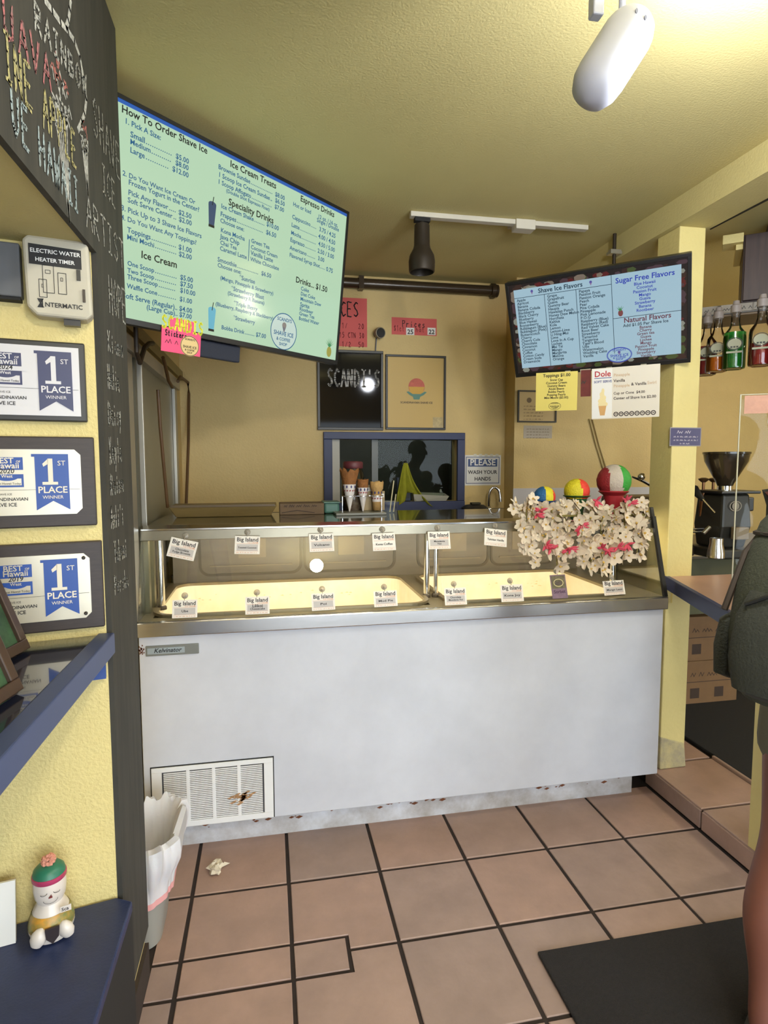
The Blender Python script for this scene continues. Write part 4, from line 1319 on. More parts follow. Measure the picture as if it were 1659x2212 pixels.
b = B().flat(F, [(w * .04, h * .80), (w * .30, h * .80), (w * .30, h * .812), (w * .04, h * .812)], .0012)
b.text(F, 'SOFT SERVE', w * .035, h * .715, width=w * .27, c=.0014)
b.build('subtitle', DBL, r)
b = B().text(F, 'Pineapple', w * .33, h * .82, width=w * .24, c=.0012).text(F, 'Pineapple', w * .33, h * .61, width=w * .24, c=.0012).text(F, 'Swirl', w * .82, h * .63, width=w * .13, c=.0012)
b.build('faded_lettering', mat('faded_tan', (198, 172, 140), .7), r)
b = B().text(F, 'Vanilla', w * .33, h * .71, width=w * .17, c=.0012).text(F, '& Vanilla', w * .59, h * .625, width=w * .22, c=.0012)
b.text(F, 'Cup or Cone  $4.00', w * .33, h * .47, width=w * .46, c=.0012).text(F, 'Center of Shave Ice $2.00', w * .33, h * .37, width=w * .62, c=.0012)
for k in range(8):
    b.ring(F, w * (.37 + .078 * k), h * .085, h * .047, h * .047, h * .018, .0012, 14)
    b.flat(F, [(w * (.37 + .078 * k) - h * .02, h * .08), (w * (.37 + .078 * k) + h * .02, h * .08), (w * (.37 + .078 * k) + h * .02, h * .095), (w * (.37 + .078 * k) - h * .02, h * .095)], .0012)
b.build('price_lettering', mat('brown_ink', (60, 48, 44), .6), r)
b = B()
for k in range(5):
    b.disc(F, w * .165 + .002 * (-1) ** k, h * (.29 + .065 * k), w * (.075 - .013 * k), h * .055, .001 + k * 1e-5, 16, 0)
b.flat(F, [(w * .105, h * .26), (w * .13, h * .07), (w * .2, h * .07), (w * .225, h * .26)], .0012, 1)
b.build('cone_picture', [mat('vanilla', (232, 214, 160), .6), mat('wafer', (206, 160, 100), .6)], r)
r, F, w, h = hang_sign('red_notice', (1254, 800), (1276, 798), (1276, 856), (1254, 857), .001, mat('dark_red_paper', (112, 46, 40), .7, var=.3, scale=30), 'small dark red notice showing between the toppings and soft serve signs')
b = B()
scrib(b, F, .004, h * .5, w - .008, h * .12, .004)
b.build('marks', mat('brown_ink', (60, 48, 44), .6), r)

# ------------------------------------------------------------------ back wall
FB = Fr((0, BY, 0), (1, 0, 0), (0, 0, 1))
F2B = Fr((0, 3.5, 0), (1, 0, 0), (0, 0, 1))


def q4(F, tl, br):
    a0, v1 = F.px(*tl)
    a1, v0 = F.px(*br)
    return a0, a1, v0, v1


# blue service window
a0, a1, v0, v1 = q4(FB, (698, 933), (1001, 1102))
r = thing('window_1', FB.p((a0 + a1) / 2, v0, 0), 'dark blue framed service window in the back wall', 'window', kind='structure')
i0, i1, j0, j1 = w0.x + .002, w1.x - .002, w1.z + .002, w0.z - .002
B().fbox(FB, a0, a1, j1, v1, .001, .025).fbox(FB, a0, a1, v0, j0, .001, .03).fbox(FB, a0, i0, j0, j1, .001, .025).fbox(FB, i1, a1, j0, j1, .001, .025).build('frame', NAVY, r, bevel=.003)
B().fbox(FB, i0, i0 + .05, j0, j1, -.05, -.02).build('sash_stile', mat('sash_white', (176, 174, 164), .5), r)
xm = FB.px(812, 1010)[0]
B().fbox(FB, xm - .02, xm + .02, j0, j1, -.06, -.035).build('sash_stile', mat('sash_grey', (96, 98, 94), .4), r)
B().fbox(FB, xm, i1, j0, j1, -.05, -.046).build('pane', glassmat('dim_glass', (.75, .78, .75), .25), r)

POSTER = mat('poster_black', (34, 32, 30), .3)
a0, a1, v0, v1 = q4(FB, (684, 755), (827, 930))
r = thing('picture_frame', FB.p((a0 + a1) / 2, v0, 0), 'black glossy framed poster with white hand lettered heading over the blue window', 'picture frame')
B().fbox(FB, a0, a1, v0, v0 + .016, .001, .022).fbox(FB, a0, a1, v1 - .016, v1, .001, .022).fbox(FB, a0, a0 + .016, v0 + .016, v1 - .016, .001, .022).fbox(FB, a1 - .016, a1, v0 + .016, v1 - .016, .001, .022).build('frame', BLKF, r, bevel=.002)
B().fbox(FB, a0 + .016, a1 - .016, v0 + .016, v1 - .016, .001, .012).build('poster', mat('poster_gloss', (22, 21, 20), .05, spec=.12), r)
b = B()
hand(b, FB, "SCANDI'S", a0 + .058, v1 - .215, a1 - a0 - .075, .10, .0085, c=.0126)
hand(b, FB, "SCANDI'S", a0 + .060, v1 - .2145, a1 - a0 - .075, .10, .0075, c=.0128)
b.build('lettering', mat('brush_white', (196, 194, 188), .6, var=.4, scale=60, c2=(120, 118, 114)), r)

a0, a1, v0, v1 = q4(FB, (832, 766), (961, 929))
r = thing('picture_frame', FB.p((a0 + a1) / 2, v0, 0), 'black framed tan poster with a shave ice drawing right of the black poster', 'picture frame')
B().fbox(FB, a0, a1, v0, v0 + .013, .001, .02).fbox(FB, a0, a1, v1 - .013, v1, .001, .02).fbox(FB, a0, a0 + .013, v0 + .013, v1 - .013, .001, .02).fbox(FB, a1 - .013, a1, v0 + .013, v1 - .013, .001, .02).build('frame', BLKF, r, bevel=.002)
B().fbox(FB, a0 + .013, a1 - .013, v0 + .013, v1 - .013, .001, .01).build('poster', mat('poster_tan', (196, 164, 92), .5), r)
ca, cv = FB.px(899, 836)
b = B()
rp = .052
b.disc(FB, ca, cv, rp, rp, .0106, m=0)
b.flat(FB, [(ca - rp * .98, cv), (ca + rp * .98, cv), (ca + rp * .8, cv - rp * .62), (ca + rp * .3, cv - rp * 1.0), (ca - rp * .3, cv - rp * 1.0), (ca - rp * .8, cv - rp * .62)], .011, 1)
b.flat(FB, [(ca - rp * .55, cv - rp * .85), (ca + rp * .55, cv - rp * .85), (ca + rp * .35, cv - rp * 1.5), (ca - rp * .35, cv - rp * 1.5)], .0113, 2)
for sgn in (-1, 1):
    b.flat(FB, [(ca + sgn * rp * .3, cv - rp * .95), (ca + sgn * rp * 1.0, cv - rp * .55), (ca + sgn * rp * 1.25, cv - rp * .62), (ca + sgn * rp * .9, cv - rp * .95), (ca + sgn * rp * .4, cv - rp * 1.2)][::sgn], .0116, 2)
b.build('shave_ice_drawing', [mat('print_coral', (206, 104, 84), .6, var=.3, scale=50), mat('print_gold', (206, 160, 64), .6), mat('print_teal', (92, 134, 118), .6)], r)
b = B().text(FB, 'SCANDINAVIAN SHAVE ICE', ca, FB.px(899, 872)[1], width=.205, align='C', c=.0108)
b.build('lettering', INK, r)
aa, vv = FB.px(945, 913)
B().fbox(FB, aa - .033, aa + .033, vv - .045, vv + .033, .0102, .0108).build('sticker', mat('sticker_pale', (200, 180, 130), .2, var=.3, scale=50), r)

PINKP = mat('pink_card', (206, 92, 88), .7)
a0, a1, v0, v1 = q4(FB, (690, 640), (793, 750))
r = thing('price_poster', FB.p((a0 + a1) / 2, v0, 0), 'tall pink price sheet partly hidden by the left menu screen', 'sign')
B().fbox(FB, a0, a1, v0, v1, .0005, .0015).build('sheet', PINKP, r)
b = B()
hand(b, FB, 'PRICES', a0 + .012, v1 - .11, a1 - a0 - .06, .085, .007, c=.002)
b.build('heading', INK, r)
b = B()
for k, s in enumerate(('SM   1/4  20', 'MED  15 ctn 30', 'LG   1/2  50')):
    hand(b, FB, s.replace('/', '/').upper().replace('X', ''), a0 + .03, v1 - .18 - .055 * k, a1 - a0 - .045, .03, .0035, c=.002)
b.build('marks', mat('marker_red', (140, 50, 52), .7), r)
a0, a1, v0, v1 = q4(FB, (846, 685), (943, 726))
r = thing('price_strip', FB.p((a0 + a1) / 2, v0, 0), 'small pink Prices strip with white 25 and 22 stickers on the back wall', 'sign')
B().fbox(FB, a0, a1, v0, v1, .0005, .0015).build('sheet', PINKP, r)
b = B()
hand(b, FB, 'Prices', a0 + .065, v1 - .055, .15, .038, .004, c=.002)
b.build('heading', INK, r)
b = B()
hand(b, FB, '$1ct', a0 + .012, v0 + .02, .07, .035, .003, c=.002)
hand(b, FB, 'hat', a0 + .15, v0 + .02, .06, .032, .003, c=.002)
b.build('marks', mat('marker_red', (140, 50, 52), .7), r)
for s, x in (('25', 886), ('22', 932)):
    aa, vv = FB.px(x, 716)
    st_ = B().fbox(FB, aa - .026, aa + .026, vv - .022, vv + .022, .0016, .0022).build('number_sticker', PAPER, r)
    B().text(FB, s, aa, vv - .016, width=.038, align='C', c=.0026).build('number', INK, st_)

# web camera
p = FB.p(*FB.px(813, 722))
r = thing('web_camera', p, 'small grey round camera on the back wall above the black poster', 'camera')
B().lathe([(.02, 0), (.02, .012), (.012, .02), (.012, .03)], p, (0, -1, 0), n=16).build('mount', mat('cam_grey', (150, 142, 116), .5), r, smooth=True)
dcam = Vector((.3, -1, -.1)).normalized()
B().lathe([(.012, .0), (.03, .004), (.034, .02), (.032, .034), (.02, .036)], p + Vector((.006, -.03, 0)), dcam, n=20).build('body', mat('cam_body', (132, 124, 104), .4), r, smooth=True)
B().lathe([(.028, .0), (.026, .003), (.010, .004)], p + Vector((.006, -.03, 0)) + dcam * .0345, dcam, n=20).build('lens', BLACK, r, smooth=True)
B().tube([p + Vector((.0, -.014, -.012)), p + Vector((-.004, -.008, -.06)), p + Vector((-.006, -.004, -.105))], .004, n=6).build('cable', BLACK, r, smooth=True)

# hand washing sign
a0, a1, v0, v1 = q4(FB, (1003, 983), (1081, 1048))
r = thing('hand_washing_sign', FB.p((a0 + a1) / 2, v0, 0), 'white and blue PLEASE WASH YOUR HANDS sign right of the blue window', 'sign')
B().fbox(FB, a0, a1, v0, v1, .0005, .002).build('sheet', mat('sign_white', (214, 212, 206), .4), r)
w, h = a1 - a0, v1 - v0
b = B()
q = [(a0 + w * .05, v0 + h * .07), (a1 - w * .05, v0 + h * .07), (a1 - w * .05, v1 - h * .07), (a0 + w * .05, v1 - h * .07), (a0 + w * .05, v0 + h * .07)]
b.stroke(FB, q, .004, .0024)
b.flat(FB, [(a0 + w * .1, v1 - h * .38), (a1 - w * .1, v1 - h * .38), (a1 - w * .1, v1 - h * .13), (a0 + w * .1, v1 - h * .13)], .0024)
b.build('blue_band', mat('sign_blue', (50, 70, 116), .4), r)
B().text(FB, 'PLEASE', (a0 + a1) / 2, v1 - h * .335, width=w * .7, align='C', c=.003).build('white_lettering', PAPER, r)
B().text(FB, 'WASH YOUR', (a0 + a1) / 2, v0 + h * .38, width=w * .8, align='C', c=.003).text(FB, 'HANDS', (a0 + a1) / 2, v0 + h * .16, width=w * .45, align='C', c=.003).build('black_lettering', INK, r)
b = B()
for k in range(5):
    b.fbox(FB, a0 + w * (.25 + .15 * k), a0 + w * (.33 + .15 * k), v1 - .012, v1 + .007, .0021, .0026)
b.build('tape', mat('tape', (206, 200, 180), .2), r)

# wall 2: certificates
a0, a1, v0, v1 = q4(F2B, (1118, 843), (1200, 913))
r = thing('certificate', F2B.p((a0 + a1) / 2, v0, 0), 'black framed beige certificate behind the yellow toppings list', 'certificate')
B().fbox(F2B, a0, a1, v0, v0 + .008, .001, .014).fbox(F2B, a0, a1, v1 - .008, v1, .001, .014).fbox(F2B, a0, a0 + .008, v0 + .008, v1 - .008, .001, .014).fbox(F2B, a1 - .008, a1, v0 + .008, v1 - .008, .001, .014).build('frame', BLKF, r)
B().fbox(F2B, a0 + .008, a1 - .008, v0 + .008, v1 - .008, .001, .006).build('paper', mat('cert_beige', (190, 166, 118), .3), r)
b = B().disc(F2B, a0 + .075, v1 - .06, .016, .016, .0066)
for k in range(5):
    scrib(b, F2B, a0 + .04, v1 - .10 - .02 * k, .13, .008, .0016, .0066)
b.build('print', mat('cert_ink', (110, 92, 66), .7), r)
a0, a1, v0, v1 = q4(F2B, (1131, 919), (1192, 947))
r = thing('permit_card', F2B.p((a0 + a1) / 2, v0, 0), 'small grey permit paper taped under the framed certificate', 'paper')
B().fbox(F2B, a0, a1, v0, v1, .0005, .0015).build('sheet', mat('grey_paper', (176, 166, 150), .7), r)
b = B()
for k in range(4):
    scrib(b, F2B, a0 + .02, v1 - .025 - .018 * k, a1 - a0 - .04, .007, .0014, .002)
b.build('print', mat('cert_ink', (110, 92, 66), .7), r)
# white backsplash under it
a0, a1, v0, v1 = q4(F2B, (1108, 1055), (1450, 1140))
r = thing('backsplash_panel', F2B.p((a0 + a1) / 2, .9, 0), 'plain white splash panel behind the flowers and shave ice models', 'panel')
B().fbox(F2B, a0, a1, .9, v1, .0005, .006).build('panel', mat('splash_white', (186, 184, 188), .35), r)
# cords hanging down that wall
b = B()
for dx in (0, .022):
    b.tube([F2B.p(*F2B.px(1272 + dx * 300, 905), .006), F2B.p(*F2B.px(1286 + dx * 300, 960), .006), F2B.p(*F2B.px(1302 + dx * 300, 1012), .006), F2B.p(*F2B.px(1310 + dx * 300, 1080), .006)], .004, n=6)
tag(b.build('power_cord', mat('beige_cord', (170, 152, 100), .6), smooth=True), 'pair of beige cords hanging down the wall behind the red and white shave ice model', 'cord')

# brown bar under the ceiling
y_ = BY - .032
p0, p1 = on(690, 602 + 14, Y=y_), on(1090, 631, Y=y_)
r = thing('ceiling_pipe', Vector(((p0.x + p1.x) / 2, y_, p0.z)), 'dark brown horizontal pipe along the top of the back wall', 'pipe')
PIPE = mat('pipe_brown', (66, 54, 40), .25, metal=.2)
B().tube([(-.42, y_, 2.562), (1.40, y_, 2.562)], .03, n=16).build('pipe', PIPE, r, smooth=True)
B().lathe([(.03, 0), (.044, .004), (.044, .03), (.03, .034)], (1.38, y_, 2.562), (1, 0, 0), n=16).lathe([(.038, 0), (.038, .014)], (1.414, y_, 2.562), (1, 0, 0), n=16).build('end_flange', PIPE, r, smooth=True)
for x in (-.2, .55):
    B().box((x, y_ - .034, 2.525), (x + .03, BY - .001, 2.60)).build('pipe_strap', PIPE, r)

# faucet and sink counter behind the freezer
r = thing('back_counter', (.9, 3.3, 0), 'dark sink counter along the back wall behind the freezer', 'counter')
B().box((-.48, 3.07, .9), (1.5, 3.49, .94)).build('countertop', mat('counter_dark', (64, 58, 46), .4), r, bevel=.003)
B().box((-.48, 3.12, 0), (1.5, 3.49, .899)).build('base_cabinet', mat('cabinet_tan', (120, 108, 80), .6), r)
B().box((-.48, 3.4905, .9), (1.5, BY - .0005, 1.20)).build('back_ledge', mat('ledge_dark', (62, 56, 40), .5), r)
fx = on(1060, 1090, Y=3.56)
r = thing('faucet', (fx.x, 3.56, 1.20), 'curved chrome gooseneck faucet right of the blue window', 'faucet')
pts = [(fx.x - .012, 3.56, 1.20), (fx.x - .012, 3.56, 1.29)]
pts += [(fx.x + .022 - .034 * math.cos(math.pi * i / 8), 3.56 - .01 * i / 8, 1.29 + .05 * math.sin(math.pi * i / 8)) for i in range(1, 9)]
pts += [(fx.x + .058, 3.548, 1.265)]
B().tube(pts, .0085, n=10).lathe([(.02, 0), (.02, .008), (.01, .02)], (fx.x - .012, 3.56, 1.20), n=14).build('spout', CHROME, r, smooth=True)
B().tube([pts[-1], (fx.x + .059, 3.547, 1.248)], .0115, n=10).build('aerator', CHROME, r, smooth=True)
px_ = on(1025, 1094, Y=3.56)
r = thing('sponge_tray', (px_.x, 3.56, 1.20), 'low dark tray on the ledge left of the faucet', 'tray')
B().lathe([(.075, 0), (.085, .012), (.06, .03), (.03, .034)], (px_.x, 3.56, 1.2005), n=20, sy=.7).build('tray', mat('tray_dark', (42, 38, 32), .5), r, smooth=True)
B().fbox(Fr((px_.x, 3.545, 1.235), (1, 0, 0), (0, 0, 1)), -.03, .03, 0, .012, -.02, .02).build('sponge', mat('sponge_dark', (60, 56, 42), .9), r, bevel=.003)

# towel on a dispenser, tray and jar in the service window
sill = j0
def on_sill(x):
    return on(x, 1080, Y=BY - .0).x
r = thing('paper_dispenser', (on_sill(868), BY + .03, sill), 'black and blue dispenser box on the sill of the blue window', 'dispenser')
B().box((on_sill(858), BY + .005, sill + .001), (on_sill(888), BY + .045, sill + .15)).build('case', mat('disp_navy', (38, 50, 70), .4), r, bevel=.004)
B().box((on_sill(860), BY - .001, sill + .02), (on_sill(885), BY + .0045, sill + .05)).build('slot', BLACK, r)
r = thing('towel', (on_sill(878), BY + .01, sill + .15), 'yellow green cleaning towel draped over the dispenser in the blue window', 'towel')
TW = mat('towel_lime', (150, 150, 34), .95, var=.25, scale=20, bump=.3, bscale=200)
tx, tz = on_sill(874), on(876, 1000, Y=BY).z
b = B()
nu, nv = 15, 12
vs, fs = [], []
for j in range(nv + 1):
    t_ = j / nv
    for i in range(nu + 1):
        s = i / nu * 2 - 1
        half = .012 + .055 * t_ ** .8 + .03 * t_ * t_
        drop = .235 * t_ + .07 * t_ * max(0, abs(s) - .35) - (.05 * t_ if abs(s) < .3 else 0)
        vs.append((tx + s * half + .03 * t_ * t_ + (.05 * t_ ** 3 if s > .6 else 0), BY - .014 + .012 * math.cos(s * 9 + t_ * 2) * t_ - .012, tz - drop))
for j in range(nv):
    for i in range(nu):
        fs.append((j * (nu + 1) + i, j * (nu + 1) + i + 1, (j + 1) * (nu + 1) + i + 1, (j + 1) * (nu + 1) + i))
o = b.add(vs, fs).build('cloth', TW, r, smooth=True)
md = o.modifiers.new('thick', 'SOLIDIFY')
md.thickness = .004
B().lathe([(.003, 0), (.009, .004), (.010, .012), (.006, .016)], (tx, BY - .016, tz - .004), n=12).tube([(tx, BY - .016, tz + .004), (tx, BY + .04, tz + .0)], .004, n=8).build('hook', BLACK, r, smooth=True)
r = thing('foam_tray', (on_sill(930), BY, sill), 'shallow white foam tray on the sill of the blue window', 'tray')
x0, x1 = on_sill(890), on_sill(966)
b = B().add([(x0 + .012, BY - .02, sill + .001), (x1 - .014, BY - .02, sill + .001), (x1 - .014, BY + .05, sill + .001), (x0 + .012, BY + .05, sill + .001), (x0, BY - .04, sill + .045), (x1, BY - .04, sill + .03), (x1, BY + .06, sill + .045), (x0, BY + .06, sill + .055)],
            [(3, 2, 1, 0), (0, 1, 5, 4), (1, 2, 6, 5), (2, 3, 7, 6), (3, 0, 4, 7)])
o = b.build('tray', mat('foam_white', (186, 184, 170), .7), r)
md = o.modifiers.new('thick', 'SOLIDIFY')
md.thickness = .003
r = thing('spray_bottle', (on_sill(959), BY + .075, sill), 'pale cone topped bottle behind the foam tray in the blue window', 'bottle')
B().lathe([(.02, 0), (.024, .01), (.024, .07), (.012, .10), (.006, .14)], (on_sill(959), BY + .075, sill - .09), n=16).build('bottle', mat('bottle_grey', (120, 122, 108), .3), r, smooth=True)
B().lathe([(.007, 0), (.008, .012), (.003, .02)], (on_sill(959), BY + .075, sill + .05), n=12).build('nozzle', PAPER, r, smooth=True)

# ------------------------------------------------------------------ things standing on the freezer top
TZ = CZ1 + .0005


def top(x, y=None, Y=2.78):
    return Vector((on(x, 1110, Y=Y).x, Y, TZ))


# cone display: clear box with wire ring, three cones in paper sleeves
PR_ = mat('cone_sleeve', (222, 214, 208), .6)
PRB = mat('sleeve_blue', (60, 56, 104), .6)
PRR = mat('sleeve_red', (150, 60, 60), .6)
WAF = mat('waffle_brown', (150, 96, 46), .8, var=.35, scale=40, bump=.4, bscale=120)
WAFP = mat('cake_cone', (196, 156, 96), .8, var=.2, scale=40, bump=.3, bscale=100)
r0 = thing('cone_stand', top(770), 'low clear acrylic stand with wire rings holding the display cones', 'stand')
ca_, cb_ = top(722), top(828)
B().box((ca_.x, 2.70, TZ), (cb_.x, 2.835, TZ + .012)).build('base', mat('stand_grey', (120, 118, 104), .3), r0, bevel=.002)
b = B()
for (x, rr) in ((755, .036), (784, .028), (814, .03)):
    c = top(x) + Vector((0, 0, .085))
    b.tube([c + Vector((rr * math.cos(2 * math.pi * i / 16), rr * math.sin(2 * math.pi * i / 16), 0)) for i in range(17)], .0018, n=6)
b.tube([(top(740).x, 2.78, TZ + .085), (top(826).x, 2.78, TZ + .085)], .0016, n=6)
b.build('wire_rings', CHROME, r0, smooth=True)
for x in (741, 826):
    B().tube([(top(x).x, 2.80, TZ + .012), (top(x).x, 2.80, TZ + .085)], .002, n=6).build('upright', CHROME, r0, smooth=True)


def cone_thing(x, prof_c, prof_s, label, mc, band, rag=0.):
    c = top(x) + Vector((0, 0, .0125))
    t_ = thing('ice_cream_cone', c, label, 'cone', 'display cones on the freezer top')
    bb = B().lathe(prof_c, c, n=24, cap=False)
    if rag:
        for v_ in bb.V[-24:]:
            v_.z += R.uniform(-rag, rag)
    o_ = bb.build('cone', mc, t_, smooth=True)
    o_.modifiers.new('thick', 'SOLIDIFY').thickness = .002
    B().lathe(prof_s, c, n=24, cap=False).build('sleeve', PR_, t_, smooth=True)
    rtop = prof_s[-1]
    b_ = B()
    for k in range(9):
        w_ = 2 * math.pi * k / 9
        n_ = Vector((math.cos(w_), math.sin(w_), .2)).normalized()
        F_ = Fr(c + Vector((math.cos(w_), math.sin(w_), 0)) * (band[0] + .0022) + Vector((0, 0, band[1])), (-math.sin(w_), math.cos(w_), 0), (0, 0, 1))
        b_.disc(F_, 0, 0, .004, .007, 0, 10)
    b_.build('sleeve_dots', PRB, t_)
    b_ = B()
    for k in range(12):
        w_ = 2 * math.pi * k / 12
        F_ = Fr(c + Vector((math.cos(w_), math.sin(w_), 0)) * (band[2] + .0022) + Vector((0, 0, band[3])), (-math.sin(w_), math.cos(w_), 0), (0, 0, 1))
        b_.flat(F_, [(-.005, 0), (0, -.004), (.005, .002), (0, .005)], 0)
    b_.build('sleeve_waves', PRR, t_)


cone_thing(755, [(.004, .006), (.026, .11), (.044, .185), (.046, .195)], [(.003, 0), (.020, .075), (.0315, .128)], 'large brown waffle cone in a printed paper sleeve, leftmost of three display cones', WAF, (.0285, .117, .0245, .098), .012)
cone_thing(784, [(.004, .006), (.022, .10), (.027, .145), (.027, .15)], [(.003, 0), (.0185, .075), (.0255, .112)], 'narrow sugar cone in a printed paper sleeve, middle of three display cones', WAF, (.0235, .103, .021, .088), .003)
cone_thing(814, [(.02, .004), (.022, .07), (.026, .10), (.03, .105), (.033, .14)], [(.0215, .045), (.0235, .095)], 'pale cake cone in a short sleeve, rightmost of three display cones', WAFP, (.0235, .088, .0225, .06), .004)
for x, w_, h_, lab in ((793, .045, .135, 'tall beige cardboard sleeve box behind the narrow cone'), (816, .062, .105, 'wide beige cardboard box behind the pale cake cone')):
    c = top(x, Y=2.835)
    t_ = thing('cone_box', c, lab, 'box')
    B().box((c.x - w_ / 2, 2.816, TZ + .0125), (c.x + w_ / 2, 2.834, TZ + h_)).build('carton', mat('carton_beige', (172, 152, 116), .7), t_, bevel=.002)
    B().box((c.x - w_ / 2 + .003, 2.8152, TZ + h_ - .03), (c.x + w_ / 2 - .003, 2.8158, TZ + h_ - .012)).build('carton_label', PAPER, t_)
# jar with red lid
c = top(763, Y=2.895)
t_ = thing('candy_jar', c, 'big clear jar with dark red lid behind the waffle cone', 'jar')
B().lathe([(.045, 0), (.053, .01), (.056, .06), (.056, .15), (.052, .19), (.045, .205), (.043, .22)], c, n=28, cap=False).build('glass', glassmat('jar_glass', (.85, .87, .82), 1.), t_, smooth=True)
B().lathe([(.046, 0), (.053, .006), (.053, .10), (.04, .14), (.0, .142)], c + Vector((0, 0, .003)), n=20).build('candy', mat('candy_brown', (110, 72, 54), .7, var=.6, scale=70, c2=(170, 150, 130)), t_, smooth=True)
B().lathe([(.047, 0), (.049, .003), (.049, .028), (.044, .034), (.02, .036)], c + Vector((0, 0, .213)), n=28).build('lid', mat('lid_maroon', (92, 38, 44), .5), t_, smooth=True)
# teal tray
c = top(742, Y=2.90)
t_ = thing('teal_tray', c, 'shallow teal plastic tray left of the display cones', 'tray')
B().box((top(702).x, 2.82, TZ), (top(736).x, 2.935, TZ + .05)).build('tray', mat('teal_plastic', (74, 116, 102), .4), t_, bevel=.01)
B().box((top(701).x, 2.815, TZ + .05), (top(737).x, 2.94, TZ + .056)).build('rim', mat('teal_light', (96, 134, 120), .4), t_, bevel=.002)
# straw box
c = top(845, Y=2.80)
t_ = thing('straw_glass', c, 'clear upright holder with two long straws right of the cones', 'holder')
B().box((top(836).x, 2.78, TZ), (top(858).x, 2.84, TZ + .06)).build('holder', ACRYL, t_)
for x, dx in ((842, .02), (850, .012)):
    c = top(x, Y=2.81)
    B().tube([c + Vector((0, 0, .004)), c + Vector((dx, 0, .155 if x == 842 else .09))], .003, n=8).build('straw', mat('straw_cream', (198, 188, 150), .5), t_, smooth=True)
# long wooden tray and printed box at the left end
WOOD = mat('tray_wood', (134, 112, 66), .5, var=.25, scale=6, stretch=(1, 6, 6))
x0, x1 = top(372, Y=2.85).x, top(598, Y=2.85).x
t_ = thing('wooden_tray', ((x0 + x1) / 2, 2.85, TZ), 'long pale wooden tray on the left half of the freezer top', 'tray')
B().add([(x0 + .03, 2.76, TZ), (x1 - .03, 2.76, TZ), (x1 - .03, 2.94, TZ), (x0 + .03, 2.94, TZ), (x0, 2.74, TZ + .05), (x1, 2.74, TZ + .05), (x1, 2.948, TZ + .05), (x0, 2.948, TZ + .05)],
        [(3, 2, 1, 0), (4, 5, 6, 7), (0, 1, 5, 4), (1, 2, 6, 5), (2, 3, 7, 6), (3, 0, 4, 7)]).build('tray', WOOD, t_, bevel=.003)
B().box((x0 + .01, 2.738, TZ + .046), (x1 - .01, 2.746, TZ + .056)).build('lip', mat('tray_dark_wood', (96, 78, 50), .5), t_)
x0, x1 = top(604, Y=2.85).x, top(698, Y=2.85).x
t_ = thing('sample_box', ((x0 + x1) / 2, 2.86, TZ), 'brown printed cardboard box right of the wooden tray', 'box')
B().box((x0, 2.80, TZ), (x1, 2.93, TZ + .052)).build('carton', mat('carton_brown', (120, 98, 74), .8, var=.2, scale=18), t_, bevel=.002)
F2 = Fr((x0, 2.7995, TZ), (1, 0, 0), (0, 0, 1))
b = B()
scrib(b, F2, .02, .036, (x1 - x0) * .8, .011, .003, .0006)
b.stroke(F2, [(.01, .01), (.08, .02), (.16, .008)], .004, .0006)
b.build('print', mat('brown_ink2', (72, 56, 44), .7), t_)

# shave ice models
def shave_model(x, y, rad, Y, zc, colors, cup, label, axis, ztop=None):
    c = on(x, y, Y=Y)
    r_ = thing('shave_ice_model', (c.x, c.y, TZ), label, 'model', 'shave ice models among the flowers')
    ax = Vector(axis).normalized()
    me_b = B()
    n1, n2 = 40, 24
    vs, fs, ms = [], [], []
    for j in range(n2 + 1):
        th_ = math.pi * j / n2
        for i in range(n1):
            ph = 2 * math.pi * i / n1
            d = Vector((math.sin(th_) * math.cos(ph), math.sin(th_) * math.sin(ph), math.cos(th_)))
            vs.append(c + d * rad * (1 + R.uniform(-.012, .012)))
    for j in range(n2):
        for i in range(n1):
            f_ = (j * n1 + i, (j + 1) * n1 + i, (j + 1) * n1 + (i + 1) % n1, j * n1 + (i + 1) % n1)
            m_ = sum((vs[k] - c for k in f_), Vector()) / 4
            t2 = m_.dot(ax) / rad
            mi = 0
            for k, lim in enumerate(colors[1]):
                if t2 > lim:
                    mi = k + 1
            fs.append(f_)
            ms.append(mi)
    me_b.V, me_b.F, me_b.M = vs, fs, ms
    me_b.build('ice_ball', [mat('ice_%d_%d_%d' % k, k, .55, bump=.5, bscale=160, var=.12, scale=60) for k in colors[0]], r_, smooth=True)
    cupm, prof = cup
    B().lathe(prof, (c.x, c.y, TZ), n=28).build('cup', cupm, r_, smooth=True)
    return r_, c


BLUEI, YELI, REDI, GRNI, WHTI, MAR = (34, 96, 150), (220, 206, 40), (226, 62, 44), (52, 160, 56), (196, 184, 170), (146, 36, 42)
z1 = on(1176, 1075, Y=2.40).z
shave_model(1176, 1074, .047, 2.40, 0, ((BLUEI, YELI, REDI), (-.12, .62)), (mat('cup_blue', (28, 70, 120), .4), [(.028, .0), (.032, .03), (.046, z1 - TZ - .018), (.052, z1 - TZ - .012), (.03, z1 - TZ - .008)]), 'small blue, yellow and red shave ice model, leftmost of three', (1, -.2, 0))
z2 = on(1246, 1060, Y=2.42).z
shave_model(1246, 1061, .055, 2.42, 0, ((YELI, REDI), (.18,)), (mat('cup_green', (44, 90, 50), .4), [(.028, 0), (.03, .03), (.046, z2 - TZ - .03), (.06, z2 - TZ - .022), (.03, z2 - TZ - .012)]), 'yellow and red shave ice model on a green cup, middle of three', (1, -.25, .1))
z3 = on(1326, 1040, Y=2.42).z
shave_model(1326, 1039, .0735, 2.42, 0, ((MAR, WHTI, GRNI), (-.42, .30)), (mat('cup_red', (160, 40, 48), .4), [(.03, 0), (.028, .02), (.036, .045), (.044, z3 - TZ - .062), (.066, z3 - TZ - .045), (.04, z3 - TZ - .025)]), 'big red, white and green shave ice model on a red cup, rightmost of three', (1, -.3, .12))

